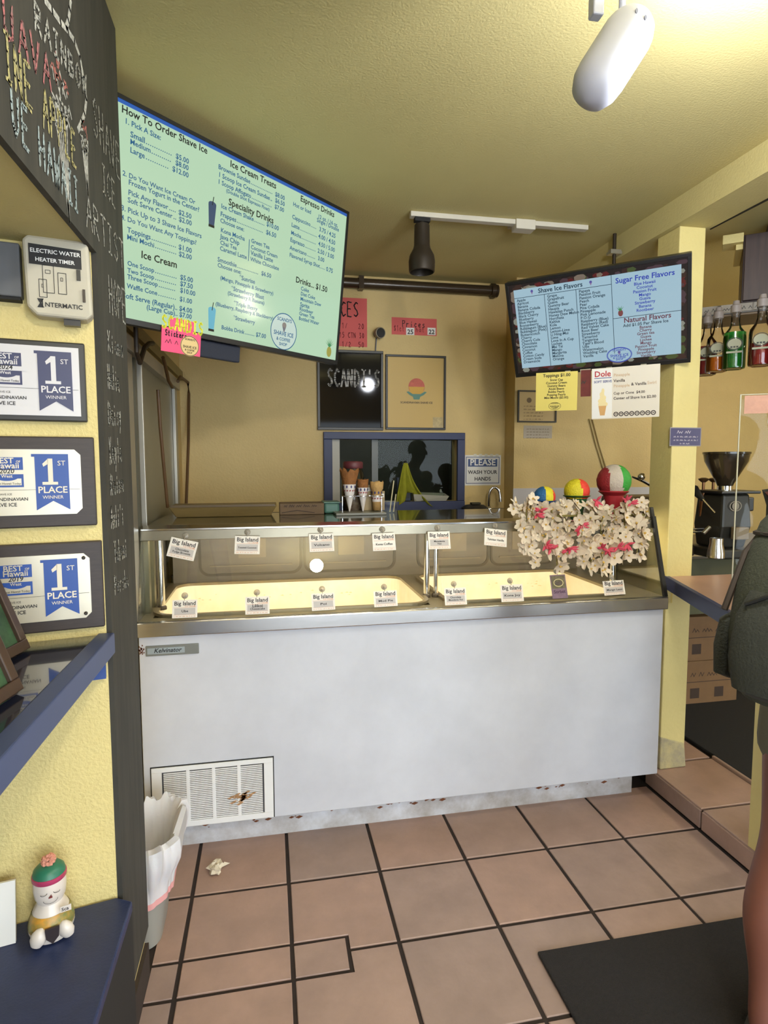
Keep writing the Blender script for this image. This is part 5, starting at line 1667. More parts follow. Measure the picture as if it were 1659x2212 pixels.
# orchid garland
gz = thing('orchid_garland', (1.3, 2.30, CZ1), 'garland of white artificial orchids with pink buds draped over the freezer canopy', 'flowers')
PETW = mat('petal_white', (222, 208, 186), .6, var=.08, scale=30, sub=.15)
PETP = mat('petal_pink', (206, 74, 98), .6, sub=.1)
PETC = mat('petal_core', (206, 170, 84), .6)
STEM = mat('stem_green', (120, 112, 50), .6)


def flower(c, d, s, rnd):
    """one five petalled orchid with cupped petals; returns verts and faces"""
    d = d.normalized()
    e = Vector((0, 0, 1)) if abs(d.z) < .9 else Vector((1, 0, 0))
    u = (e - d * e.dot(d)).normalized()
    v = d.cross(u)
    bb = B()
    k0 = rnd.uniform(0, 6.28)
    for k in range(5):
        w_ = k0 + 2 * math.pi * k / 5
        p_ = u * math.cos(w_) + v * math.sin(w_)
        q_ = d.cross(p_)
        L_ = s * rnd.uniform(.85, 1.1)
        wd = s * rnd.uniform(.26, .38)
        lift = rnd.uniform(-.2, .75)
        pts_ = [c, c + p_ * L_ * .4 + q_ * wd + d * lift * L_ * .25, c + p_ * L_ * .45 + d * lift * L_ * .12, c + p_ * L_ * .4 - q_ * wd + d * lift * L_ * .25,
                c + p_ * L_ * .8 + q_ * wd * .75 + d * lift * L_ * .55, c + p_ * L_ * .85 + d * lift * L_ * .45, c + p_ * L_ * .8 - q_ * wd * .75 + d * lift * L_ * .55, c + p_ * L_ + d * lift * L_ * .8]
        bb.add(pts_, [(0, 1, 2), (0, 2, 3), (1, 4, 5, 2), (2, 5, 6, 3), (4, 7, 5), (5, 7, 6)])
    bb.lathe([(s * .02, 0), (s * .13, s * .08), (s * .10, s * .22), (s * .02, s * .3)], c, d, n=6, m=1)
    return bb


rf = random.Random(11)
# strands (pixel outline of the drape turned into points on the plane just before the glass)
strands = [((1150, 1078), 1150, 1215, 'w'), ((1132, 1100), 1140, 1180, 'w'), ((1172, 1095), 1178, 1190, 'w'), ((1195, 1098), 1208, 1222, 'w'), ((1222, 1095), 1228, 1195, 'w'), ((1250, 1100), 1262, 1212, 'w'),
           ((1272, 1096), 1278, 1228, 'w'), ((1298, 1096), 1302, 1232, 'w'), ((1322, 1100), 1328, 1205, 'w'), ((1350, 1098), 1352, 1200, 'w'), ((1378, 1085), 1380, 1196, 'w'), ((1392, 1105), 1388, 1175, 'w')]
nfl = 0
for (x0_, y0_), x1_, y1_, _ in strands:
    st_pts = []
    nseg = max(3, int((y1_ - y0_) / 19))
    prev = None
    for k in range(nseg + 1):
        t_ = k / nseg
        x_, y_ = x0_ + (x1_ - x0_) * t_ + rf.uniform(-5, 5), y0_ + (y1_ - y0_) * t_
        z_ = on(x_, y_, Y=2.27).z
        Yp = 2.31 - .05 * min(1, max(0, (CZ1 + .03 - z_) / .1)) if z_ < CZ1 + .02 else 2.34
        gl = 2.226 + (z_ - .928) * .31 if z_ < CZ0 else 2.30
        Yp = min(Yp, gl - .03) if z_ < CZ1 + .01 else Yp
        c_ = on(x_, y_, Y=Yp)
        st_pts.append(c_)
        d_ = Vector((rf.uniform(-1.2, 1.2), -1, rf.uniform(-.9, .7)))
        o_ = flower(c_ + Vector((rf.uniform(-.008, .008), -.006, 0)), d_, rf.uniform(.028, .042), rf).build('orchid_flower', [PETW, PETC], gz)
        nfl += 1
        if rf.random() < .8:
            c2_ = c_ + Vector((rf.uniform(-.03, .03), .004, rf.uniform(-.012, .012)))
            flower(c2_, Vector((rf.uniform(-1, 1), -.7, rf.uniform(-.5, .5))), rf.uniform(.026, .036), rf).build('orchid_flower', [PETW, PETC], gz)
    B().tube(st_pts, .0022, n=5).build('stem', STEM, gz, smooth=True)
# ruff of flowers lying on the canopy around the models
for k in range(40):
    x_ = rf.uniform(1104, 1398)
    y_ = rf.uniform(1084, 1108)
    if 1300 < x_ < 1350 or (1155 < x_ < 1196 and y_ < 1096):
        continue
    c_ = on(x_, y_, Y=rf.uniform(2.325, 2.37))
    c_.z = max(c_.z, TZ + .012)
    flower(c_, Vector((rf.uniform(-.8, .8), -.8, rf.uniform(.1, 1))), rf.uniform(.028, .042), rf).build('orchid_flower', [PETW, PETC], gz)
for x_, y_, z_ in ((1166, 1103, 2.315), (1160, 1112, 2.305), (1255, 1135, 2.285), (1252, 1146, 2.28), (1180, 1178, 2.26), (1190, 1186, 2.262), (1232, 1183, 2.255), (1224, 1190, 2.252), (1300, 1184, 2.25), (1312, 1188, 2.252), (1334, 1182, 2.25), (1354, 1176, 2.252), (1288, 1082, 2.335), (1362, 1088, 2.33), (1352, 1082, 2.335)):
    bb = B()
    c_ = on(x_, y_, Y=z_ - .01)
    for k in range(5):
        d_ = Vector((rf.uniform(-1, 1), -.5, rf.uniform(-.8, .9))).normalized()
        bb.lathe([(.001, 0), (.0055, .010), (.006, .018), (.001, .034)], c_, d_, n=6)
    bb.build('pink_bud', PETP, gz, smooth=True)
B().tube([(1.05, 2.33, CZ1 + .012), (1.2, 2.325, CZ1 + .016), (1.4, 2.325, CZ1 + .014), (1.62, 2.33, CZ1 + .012)], .004, n=6).build('stem', STEM, gz, smooth=True)

# black desk lamp arm by the column
p0, p1 = on(1366, 1030, Y=2.62), on(1412, 1052, Y=2.62)
t_ = thing('lamp_arm', (p1.x, 2.62, TZ), 'black and chrome lamp arm reaching out beside the yellow column', 'lamp')
B().tube([p0, p0 + (p1 - p0) * .5 + Vector((0, 0, .004)), p1, p1 + Vector((.03, 0, -.02)), (p1.x + .03, 2.62, TZ)], [.004, .007, .008, .008, .008], n=8).build('arm', BLACK, t_, smooth=True)
c = on(1386, 1030, Y=2.61)
B().lathe([(.004, -.02), (.016, -.012), (.02, .0), (.012, .012), (.004, .018)], c, (.8, 0, -.3), n=14).build('head', CHROME, t_, smooth=True)
B().lathe([(.045, 0), (.045, .008), (.01, .014)], (p1.x + .03, 2.62, TZ), n=18).build('base', BLACK, t_, smooth=True)

# ------------------------------------------------------------------ ceiling track, lamps, cable
TRW = mat('track_white', (206, 200, 184), .5)
tx0, tx1 = on(885, 474, Z=2.585), on(1268, 502, Z=2.585)
ty = (tx0.y + tx1.y) / 2
r = thing('ceiling_track', ((tx0.x + tx1.x) / 2, ty, CZ), 'white ceiling light track with one dark spotlight at its left end', 'track light')
B().box((tx0.x, ty - .018, CZ - .022), (tx1.x, ty + .018, CZ - .0005)).build('rail', TRW, r, bevel=.002)
bx0, bx1 = on(1121, 480, Z=2.585).x, on(1167, 480, Z=2.585).x
B().box((bx0, ty - .03, CZ - .045), (bx1, ty + .03, CZ - .001)).build('feed_box', TRW, r, bevel=.003)
B().box((bx0, ty + .03, CZ - .012), (bx1 + .004, ty + .075, CZ - .001)).build('canopy_plate', TRW, r)
hx = on(910, 485, Z=2.57)
hc = Vector((hx.x, ty, CZ - .022))
sp = B().lathe([(.012, 0), (.012, -.03)], hc, n=12).lathe([(.030, -.028), (.034, -.032), (.036, -.12), (.040, -.135), (.056, -.165), (.06, -.19), (.058, -.235), (.054, -.238), (.05, -.20)], hc, n=28)
sp.build('spotlight', DKBR, r, smooth=True)
B().box((hc.x - .035, ty - .015, CZ - .04), (hc.x + .035, ty + .015, CZ - .0225)).build('track_adapter', BLACKM, r)

# white bullet lamp near the camera
b0, b1 = at(1292, 176, 1.24), at(1352, 82, 1.24)
ax = (b1 - b0).normalized()
r = thing('bullet_lamp', (b1.x, b1.y, CZ), 'white bullet shaped ceiling spotlight close to the camera at the top right', 'track light')
WL = mat('lamp_white', (176, 178, 190), .45)
prof = [(.004, -.052), (.022, -.047), (.040, -.034), (.050, -.012), (.0525, .012), (.0525, .11), (.050, .125), (.043, .142), (.034, .152), (.02, .158)]
B().lathe(prof, b0, ax, n=40).build('shade', WL, r, smooth=True)
st_b = at(1343, 36, 1.24)
ctop = Vector((st_b.x, st_b.y, CZ - .03))
B().tube([b0 + ax * .135 + Vector((0, 0, .01)), (st_b.x, st_b.y, st_b.z), ctop], .007, n=10).build('stem', WL, r, smooth=True)
rr_ = Vector((b0.x, b0.y, 0))
B().box((st_b.x - .25, st_b.y - .02, CZ - .03), (st_b.x + .35, st_b.y + .02, CZ - .0005)).build('rail', WL, r, bevel=.002)
cdir = (CAM - b0).normalized()
for sx_ in (-.011, .011):
    side = ax.cross(cdir).normalized()
    fr_ = (cdir - ax * cdir.dot(ax)).normalized()
    c_ = b0 + ax * .118 + side * sx_ + fr_ * .0490
    B().lathe([(.0012, 0), (.0042, .001), (.0042, .0035)], c_, fr_, n=10, sx=.6, sy=1.2).build('vent_hole', mat('vent_grey', (110, 112, 122), .7), r)
sh = at(1288, 16, 1.22)
B().box((sh.x - .012, sh.y - .012, sh.z - .02), (sh.x + .012, sh.y + .012, CZ - .031)).build('yoke', WL, r, bevel=.003)

# black cable along the beam
b = B().tube([(1.906, 2.36, 2.507), (1.905, 2.0, 2.503), (1.904, 1.2, 2.503), (1.904, .2, 2.503)], .005, n=6)
tag(b.build('beam_cable', BLACK, smooth=True), 'thin black cable running along the lower edge of the ceiling beam', 'cable')

# ------------------------------------------------------------------ sign on the column, coffee side
FCol = Fr((0, 2.35, 0), (1, 0, 0), (0, 0, 1))
a0, a1, v0, v1 = q4(FCol, (1447, 923), (1513, 964))
r = thing('column_sign', FCol.p((a0 + a1) / 2, v0, 0), 'small purple laminated notice taped to the yellow column', 'sign')
B().fbox(FCol, a0, a1, v0, v1, .0005, .002).build('laminate', mat('laminate', (150, 146, 150), .15), r)
B().fbox(FCol, a0 + .004, a1 - .004, v0 + .004, v1 - .004, .002, .0026).build('sheet', mat('sign_purple', (78, 78, 116), .25, coat=.6), r)
b = B()
scrib(b, FCol, a0 + .035, v1 - .026, .07, .013, .002, .003)
for k in range(3):
    scrib(b, FCol, a0 + (.018 if k < 2 else .05), v1 - .044 - .015 * k, (a1 - a0) * (.78 if k < 2 else .35), .0065, .0013, .003)
b.build('lettering', mat('sign_pale', (206, 202, 212), .5), r)

# dark cabinet with bottle rack
CBW = mat('cabinet_walnut', (66, 48, 44), .5, var=.4, scale=5, stretch=(9, 9, .8), c2=(44, 32, 32))
cA = at(1600, 655, 2.78)
uC = Vector((exR.x, exR.y, 0)).normalized()
FK = Fr((cA.x, cA.y, 0), uC, (0, 0, 1))
zc0 = cA.z
r = thing('wall_cabinet', FK.p(.4, zc0, -.15), 'dark walnut hanging cabinet above the syrup bottles', 'cabinet')
zct = at(1600, 512, 2.78).z
B().fbox(FK, 0, .9, zc0, zct, -.30, -.001).build('carcass', CBW, r, bevel=.003)
for k in range(2):
    d_ = B().fbox(FK, .006 + .45 * k, .446 + .45 * k, zc0 + .006, zct - .006, 0, .018).build('door', CBW, r, bevel=.003)
    B().fbox(FK, .40 + .1 * k, .412 + .1 * k, zc0 + .05, zc0 + .14, .018, .034).build('handle', DKBR, d_, bevel=.003)
B().fbox(FK, .1, .8, zct, CZ - .001, -.28, -.10).build('ceiling_cleat', CBW, r)
r2 = thing('ceiling_block', FK.p(-.05, zct, -.1), 'small pale block at the top left corner of the dark cabinet', 'block')
B().fbox(FK, -.085, -.0005, zct - .035, zct + .006, -.09, .02).build('block', POSTY, r2, bevel=.002)
B().fbox(FK, -.03, -.0005, zct - .06, zct - .0355, -.29, -.01).build('bracket', POSTY, r2, bevel=.002)
FCW = Fr((0, 4.25, 0), (1, 0, 0), (0, 0, 1))
a0, a1, v0, v1 = q4(FCW, (1470, 588), (1640, 657))
r2 = thing('wall_shelf', FCW.p((a0 + a1) / 2, v0, 0), 'pale wall shelf with grey lip and dark underside left of the walnut cabinet', 'shelf')
vm = FCW.px(1545, 640)[1]
B().fbox(FCW, a0, a1, vm, v1 - .03, .001, .10).build('front_board', mat('shelf_pale', (190, 178, 130), .6), r2)
B().fbox(FCW, a0, a1, v1 - .03, v1, .001, .12).build('grey_lip', mat('shelf_grey', (140, 140, 146), .5), r2)
B().fbox(FCW, a0, a1, v0, vm, .001, .09).build('dark_board', BLACKM, r2)
# rack board under the cabinet with bottles standing in it, neck up
zr = zc0 - .012
r = thing('bottle_rack', FK.p(.2, zr, -.05), 'wire and board rack holding syrup bottles by their necks under the dark cabinet', 'rack')
B().fbox(FK, -.62, .9, zr - .052, zr - .040, -.20, .05).build('board', mat('rack_wood', (110, 92, 72), .6, var=.25, scale=10), r)
b = B()
for c_ in (-.20, .05):
    b.tube([FK.p(-.62, zr - .04, c_), FK.p(.9, zr - .04, c_)], .004, n=6)
for a_ in (-.6, .05, .8):
    b.tube([FK.p(a_, zr - .05, -.1), FK.p(a_, zr + (.0 if a_ > 0 else .0), -.1)], .004, n=6)
b.build('wires', BLACK, r, smooth=True)
TAGM = mat('tag_grey', (140, 134, 124), .6)
for x_, y_, z_, s in ((1612, 650, 2.66, 'LIME'), (1646, 637, 2.58, 'RED'), (1563, 664, 2.72, 'ORANGE'), (1536, 676, 2.78, 'CHERRY')):
    a_, v_ = FK.px(x_, y_)
    F_ = Fr(FK.p(a_, zr - .036, .052), uC * math.cos(.0), Vector((0, 0, 1)) + FK.n * .2)
    t2 = B().fbox(F_, -.04, .04, 0, .035, 0, .0015).build('tag', TAGM, r)
    bt = B()
    scrib(bt, F_, -.028, .01, .056, .014, .0022, .002)
    bt.build('tag_print', INK, t2)
LIQ = lambda n, c: mat('syrup_' + n, c, .15, coat=.5, trans=.25)
BG = glassmat('bottle_glass', (.93, .92, .92), 1.)


def syrup(x, y, z, s, liq, fill, label):
    c = at(x, y, z)                     # centre of the bottle foot
    r_ = thing('syrup_bottle', c, label, 'bottle', 'syrup bottles in the rack')
    P_ = [(.03, 0), (.043, .004), (.045, .012), (.045, .135), (.042, .155), (.024, .18), (.018, .20), (.017, .235), (.020, .24), (.020, .25)]
    P_ = [(a * s, h * s) for a, h in P_]
    B().lathe(P_, c, n=28, cap=False).build('glass', BG, r_, smooth=True)
    B().lathe([(.03 * s, .003), (.0415 * s, .006), (.0435 * s, .014), (.0435 * s, fill * s), (.01, (fill + .0005) * s)], c, n=28).build('syrup', liq, r_, smooth=True)
    v_ = Vector((CAM.x - c.x, CAM.y - c.y, 0)).normalized()
    F_ = Fr(c + v_ * .0455 * s, (-v_.y, v_.x, 0), (0, 0, 1))
    b_ = B().disc(F_, 0, .105 * s, .026 * s, .022 * s, .001)
    b_.flat(F_, [(-.03 * s, .066 * s), (.03 * s, .066 * s), (.03 * s, .074 * s), (-.03 * s, .074 * s)], .001)
    b_.build('label', mat('label_pale', (150, 152, 130), .6), r_)
    b_ = B().ring(F_, 0, .105 * s, .03 * s, .027 * s, .003 * s, .0012)
    for k in (-1, 0, 1):
        b_.flat(F_, [(.011 * s * k - .004 * s, .088 * s), (.011 * s * k + .004 * s, .088 * s), (.011 * s * k + .004 * s, .095 * s), (.011 * s * k - .004 * s, .095 * s)], .002)
    b_.build('label_lettering', mat('label_dark', (44, 48, 40), .6), r_)
    B().lathe([(.021 * s, 0), (.021 * s, .03 * s), (.014 * s, .034 * s), (.012 * s, .05 * s)], c + Vector((0, 0, .245 * s)), n=16).build('cap', mat('cap_grey', (136, 128, 126), .5), r_, smooth=True)


syrup(1524, 812, 2.80, .98, LIQ('cherry', (132, 40, 44)), .135, 'dark red syrup bottle, farthest left in the rack by the column')
syrup(1547, 805, 2.72, .98, LIQ('orange', (196, 104, 20)), .07, 'half empty orange syrup bottle between the red and green bottles')
syrup(1584, 799, 2.62, 1.0, LIQ('lime', (28, 122, 40)), .158, 'nearly full bright green syrup bottle in the rack')
syrup(1641, 792, 2.50, 1.0, LIQ('strawberry', (150, 44, 40)), .095, 'half full red syrup bottle right of the green bottle')
syrup(1690, 786, 2.42, 1.0, LIQ('root_beer', (44, 32, 30)), .13, 'nearly black syrup bottle at the right picture edge')

# clear sneeze guard with a pink notice
ga = at(1601, 852, 2.32)
gu = Vector((.86, -.5, 0)).normalized()
FGu = Fr((ga.x, ga.y, 0), gu, (0, 0, 1))
zb = .99
r = thing('sneeze_guard', FGu.p(.4, zb, 0), 'clear acrylic sneeze guard on the ordering counter in front of the coffee grinder', 'screen')
B().fbox(FGu, 0, .8, zb, ga.z, -.004, .002).build('pane', ACRYL, r)
B().fbox(FGu, -.003, .001, zb, ga.z, -.005, .003).build('edge_strip', mat('acrylic_edge', (190, 186, 160), .3), r)
B().fbox(FGu, 0, .8, ga.z - .003, ga.z, -.005, .003).build('edge_strip', mat('acrylic_edge', (190, 186, 160), .3), r)
B().fbox(FGu, .012, .11, ga.z - .075, ga.z - .006, .0025, .004).build('notice', mat('notice_pink', (204, 152, 128), .5, var=.2, scale=30), r)
hk_ = B().tube([FGu.p(.098, ga.z - .05, .006), FGu.p(.094, ga.z - .11, .006), FGu.p(.098, ga.z - .125, .006), FGu.p(.106, ga.z - .122, .006)], .0022, n=6)
hk_.build('hook', PAPER, r, smooth=True)

# ordering counter and half wall
OZ = .985
p0, p1, p2 = on(1443, 1243, Z=OZ), on(1520, 1286, Z=OZ), on(1531, 1238, Z=OZ)
de = (p1 - p0).normalized()
r = thing('ordering_counter', ((p0 + p1) / 2), 'pinkish beige counter with dark blue front edge right of the column', 'counter')
far = p0 + de * .70
nrm = Vector((-de.y, de.x, 0))
if nrm.x < 0:
    nrm = -nrm
q0, q1 = Vector((1.88, 2.345, 0)), p0 + de * .02
pa = p0 + nrm * .0
poly = [(p0.x + .0, p0.y), (far.x, far.y), (far.x + .5, far.y + .1), (2.45, 2.345), (1.88, 2.345)]
area = sum(poly[i - 1][0] * poly[i][1] - poly[i][0] * poly[i - 1][1] for i in range(5))
B().zprism(poly if area > 0 else poly[::-1], OZ - .03, OZ).build('countertop', mat('laminate_pink', (176, 142, 124), .35, var=.06, scale=20), r)
fo = -nrm * .022
e4 = [(p0.x, p0.y), (p0.x + fo.x, p0.y + fo.y), (far.x + fo.x, far.y + fo.y), (far.x, far.y)]
area = sum(e4[i - 1][0] * e4[i][1] - e4[i][0] * e4[i - 1][1] for i in range(4))
B().zprism(e4 if area > 0 else e4[::-1], OZ - .055, OZ + .002).build('front_edge', NAVY, r, bevel=.003)
B().box((1.775, 2.3405, OZ - .12), (1.80, 2.3495, OZ - .056)).build('support_cleat', POSTY, r)
# half wall end by the person
hw = structure(B().box((1.712, 1.735, SZ), (1.80, 1.79, OZ - .056)), 'wall_half', POSTY, 'pale yellow half wall end standing at the edge of the step')
tr = structure(B().box((1.722, 1.73, SZ + .03), (1.734, 1.7345, OZ - .2)).box((1.70, 1.722, SZ), (1.815, 1.7345, SZ + .028)), 'trim_1', mat('trim_pale', (226, 212, 140), .4), 'pale trim strip on the half wall end', 'trim')
r = thing('latch', (1.72, 1.72, .80), 'small black latch on the half wall beside the hanging backpack', 'latch')
B().box((1.712, 1.712, .76), (1.745, 1.7345, .80)).build('plate', BLACK, r, bevel=.003)
B().tube([(1.728, 1.712, .795), (1.728, 1.70, .80), (1.728, 1.695, .815)], .004, n=6).build('pin', CHROME, r, smooth=True)

# espresso bench, grinder, machine
ET = 1.02
r = thing('espresso_bench', (2.75, 3.1, SZ), 'dark green fronted bench carrying the espresso machine and grinder', 'bench')
B().box((2.10, 2.72, ET - .03), (3.6, 3.45, ET)).build('worktop', mat('bench_top', (96, 84, 60), .4), r, bevel=.003)
B().box((2.10, 2.70, ET - .012), (3.6, 2.719, ET + .006)).build('front_strip', mat('brass_strip', (176, 150, 104), .3, metal=.5), r)
B().box((2.12, 2.74, ET - .33), (3.58, 2.76, ET - .031)).build('front_panel', mat('olive_panel', (70, 70, 44), .6), r)
for x in (2.14, 3.54):
    for y in (2.78, 3.40):
        B().box((x - .025, y - .025, SZ), (x + .025, y + .025, ET - .031)).build('leg', BLACKM, r)
gc = at(1566, 1052, 3.0)
gx, gy = gc.x, gc.y
r = thing('coffee_grinder', (gx, gy, ET), 'black coffee grinder with tall smoked funnel hopper beside the backpack', 'grinder')
GB = mat('grinder_black', (34, 33, 28), .45)
zb_ = gc.z
B().box((gx - .11, gy - .11, ET + .001), (gx + .11, gy + .13, ET + .05)).build('base', GB, r, bevel=.01)
bb = B()
bb.add([(gx - .075, gy - .06, ET + .05), (gx + .075, gy - .06, ET + .05), (gx + .075, gy + .10, ET + .05), (gx - .075, gy + .10, ET + .05),
        (gx - .085, gy - .09, ET + .16), (gx + .085, gy - .09, ET + .16), (gx + .085, gy + .11, ET + .16), (gx - .085, gy + .11, ET + .16),
        (gx - .075, gy - .08, zb_ - .03), (gx + .075, gy - .08, zb_ - .03), (gx + .075, gy + .1, zb_ - .03), (gx - .075, gy + .1, zb_ - .03)],
       [(3, 2, 1, 0), (8, 9, 10, 11)] + [(j + i, j + (i + 1) % 4, j + 4 + (i + 1) % 4, j + 4 + i) for j in (0, 4) for i in range(4)])
bb.build('body', GB, r, bevel=.012)
B().box((gx - .10, gy - .10, zb_ - .03), (gx + .12, gy + .11, zb_ - .016)).build('cover', BLACK, r, bevel=.004)
B().lathe([(.036, 0), (.036, .022), (.030, .026)], (gx, gy, zb_ - .016), n=20).build('collar', CHROME, r, smooth=True)
hz = at(1566, 980, 3.0).z
B().lathe([(.036, 0), (.045, .02), (.098, (hz - zb_) * .72), (.104, hz - zb_ - .012), (.108, hz - zb_ - .01), (.108, hz - zb_), (.02, hz - zb_ + .003)], (gx, gy, zb_ + .008), n=32).build('hopper', mat('smoked', (44, 36, 26), .2, coat=.4), r, smooth=True)
F_ = Fr((gx - .012, gy - .088, zb_ - .09), (1, 0, 0), (0, 0, 1))
b = B().disc(F_, 0, 0, .02, .02, .002).ring(F_, 0, 0, .034, .026, .005, .002)
b.build('emblem', mat('emblem_grey', (124, 116, 104), .5), r)
B().box((gx + .078, gy - .05, zb_ - .12), (gx + .13, gy + .03, zb_ - .05)).build('side_knob', BLACK, r, bevel=.006)
B().box((gx - .035, gy - .125, ET + .10), (gx + .04, gy - .091, ET + .16)).build('dosing_chute', mat('chute_grey', (120, 104, 80), .4), r, bevel=.004)
# espresso machine partly behind the column
mc = at(1498, 1130, 3.05)
r = thing('espresso_machine', (2.24, mc.y + .1, ET), 'chrome and copper lever espresso machine half hidden by the column', 'coffee machine')
COP = mat('copper_dark', (112, 74, 44), .35, metal=.7)
B().box((mc.x - .35, mc.y + .06, ET + .16), (gx - .135, mc.y + .30, ET + .30)).build('boiler_case', mat('machine_brown', (70, 54, 38), .4, metal=.3), r, bevel=.02)
B().box((mc.x - .35, mc.y - .03, ET + .001), (gx - .135, mc.y + .30, ET + .05)).build('drip_base', mat('machine_dark', (52, 42, 32), .5), r, bevel=.006)
B().box((mc.x - .35, mc.y + .20, ET + .05), (gx - .14, mc.y + .30, ET + .16)).build('back_panel', COP, r)
for px_x, px_y, zz in ((1520, 1036, 3.05), (1541, 1036, 3.26)):
    t_ = at(px_x, px_y, zz)
    B().tube([(t_.x, t_.y, ET + .20), (t_.x, t_.y, t_.z - .06)], .016, n=10).tube([(t_.x, t_.y, t_.z - .07), (t_.x, t_.y, t_.z - .01)], .007, n=8).build('lever_piston', COP, r, smooth=True)
    B().lathe([(.01, 0), (.022, .01), (.026, .018), (.01, .024)], (t_.x, t_.y, t_.z - .014), n=16).build('lever_knob', mat('knob_bronze', (92, 66, 40), .4, metal=.5), r, smooth=True)
l0, l1 = at(1518, 1078, 2.95), at(1545, 1108, 2.9)
B().tube([l0, l1], .006, n=8).build('steam_wand', CHROME, r, smooth=True)
l0, l1 = at(1500, 1058, 3.0), at(1518, 1080, 2.95)
B().tube([(l0.x, l0.y + .08, l0.z), l0, l1], [.028, .024, .010], n=12).build('steam_valve', BLACK, r, smooth=True)
for k in range(2):
    c0 = at(1493, 1143 + 6 * k, 2.98)
    B().tube([c0, c0 + Vector((.07, 0, 0))], .0055, n=8).build('cup_rail', CHROME, r, smooth=True)
pc_ = at(1522, 1172, 2.98)
r = thing('milk_pitcher', (pc_.x, pc_.y, ET), 'steel milk pitcher with angled handle under the espresso machine spout', 'pitcher')
sc_ = pc_.z - ET
B().lathe([(.032, .001), (.040, .006), (.040, .03), (.030, .075), (.031, .10)], (pc_.x, pc_.y - .08, ET + .008), n=24, cap=False).lathe([(.01, .0), (.034, .001)], (pc_.x, pc_.y - .08, ET + .008), n=24).build('body', STEEL, r, smooth=True)
h0, h1 = at(1519, 1152, 2.88), at(1533, 1138, 2.88)
B().tube([h0, h1], .010, n=8).build('handle', STEEL, r, smooth=True)

# carton stack under the bench, black mats
CRT = mat('carton_tan', (128, 96, 62), .8, var=.15, scale=10)
bp = on(1512, 1408, Z=SZ)
for k, (y_, lab) in enumerate(((2.95, 'brown printed carton on the floor under the espresso bench'), (2.95, 'second brown printed carton stacked on the first one'))):
    c0, c1 = on(1478, 1400, Y=y_), on(1548, 1400, Y=y_)
    z0_ = SZ + .0005 + .262 * k
    r = thing('carton', ((c0.x + c1.x) / 2, y_ + .15, z0_), lab, 'box', 'cartons under the espresso bench')
    B().box((c0.x, y_, z0_), (c1.x + .15, y_ + .32, z0_ + .26)).build('box', CRT, r, bevel=.003)
    F_ = Fr((c0.x, y_ - .0003, z0_), (1, 0, 0), (0, 0, 1))
    b = B()
    for j in range(2):
        b.flat(F_, [(.05 + .16 * j, .04), (.11 + .16 * j, .04), (.11 + .16 * j, .10), (.05 + .16 * j, .10)], .0006)
    scrib(b, F_, .05, .17, .18, .025, .004, .0006)
    b.build('print', mat('carton_print', (64, 48, 36), .8), r)
    B().flat(F_, [(0, .135), (c1.x + .15 - c0.x, .135), (c1.x + .15 - c0.x, .139), (0, .139)], .0006).build('seam', mat('carton_print', (64, 48, 36), .8), r)
MATB = mat('rubber_black', (34, 33, 33), .95, var=.25, scale=90, bump=.5, bscale=300)
r = B().box((2.074, 1.4, SZ - .007), (3.9, 4.0, SZ + .010)).build('floor_mat', MATB, bevel=.004)
tag(r, 'black rubber mat covering the raised coffee side floor', 'mat')
m0, m1 = on(1165, 2050, Z=.012), on(1650, 1978, Z=.012)
r = B().box((.782, .55, .0012), (1.69, 1.580, .012)).build('entrance_mat', mat('mat_brown', (36, 30, 27), .95, var=.35, scale=120, bump=.7, bscale=350), bevel=.004)
tag(r, 'dark brown entrance mat at the lower right in front of the freezer', 'mat')

# crumpled napkin
np0 = on(466, 1876, Z=.012)
b = B()
rn = random.Random(4)
vs, fs = [], []
for j in range(9):
    for i in range(12):
        th_, ph = math.pi * j / 8, 2 * math.pi * i / 12
        rr_ = .032 * (1 + rn.uniform(-.45, .25))
        vs.append((np0.x + rr_ * math.sin(th_) * math.cos(ph) * .9, np0.y + rr_ * math.sin(th_) * math.sin(ph) * 1.1, .0022 + max(0, .016 + rr_ * .55 * math.cos(th_))))
for j in range(8):
    for i in range(12):
        fs.append((j * 12 + i, (j + 1) * 12 + i, (j + 1) * 12 + (i + 1) % 12, j * 12 + (i + 1) % 12))
b.add(vs, fs)
b.add([(np0.x + .02, np0.y + .005, .01), (np0.x + .05, np0.y + .02, .012), (np0.x + .03, np0.y + .012, .026)], [(0, 1, 2)])
tag(b.build('crumpled_napkin', mat('napkin', (214, 202, 178), .9)), 'crumpled white paper napkin on the tile near the trash can', 'napkin')

# ------------------------------------------------------------------ trash can with liner
TX0, TX1, TY0, TY1 = -.462, -.318, 1.80, 2.06
r = thing('trash_can', (-.40, 1.93, .001), 'slim grey trash can with a white bag folded over its rim beside the chalk post', 'trash can')
tr_m = mat('can_grey', (150, 148, 140), .5)
R1 = [(x, y, .285) for x, y in rrect(TX0, TX1, TY0, TY1, .068, 8)]
cx_, cy_ = (TX0 + TX1) / 2, (TY0 + TY1) / 2
R0 = [(TX0 + (x - TX0) * .74, cy_ + (y - cy_) * .82, .0012) for x, y, z in R1]
n = len(R0)
vs = R0 + R1 + [(cx_ + (x - cx_) * .95, cy_ + (y - cy_) * .97, z) for x, y, z in R1] + [(x, y, .04) for x, y, z in R0]
fs = [list(range(n))[::-1]] + [(j * n + k, j * n + (k + 1) % n, (j + 1) * n + (k + 1) % n, (j + 1) * n + k) for j in range(3) for k in range(n)]
B().add(vs, fs).build('bin', tr_m, r, smooth=True)
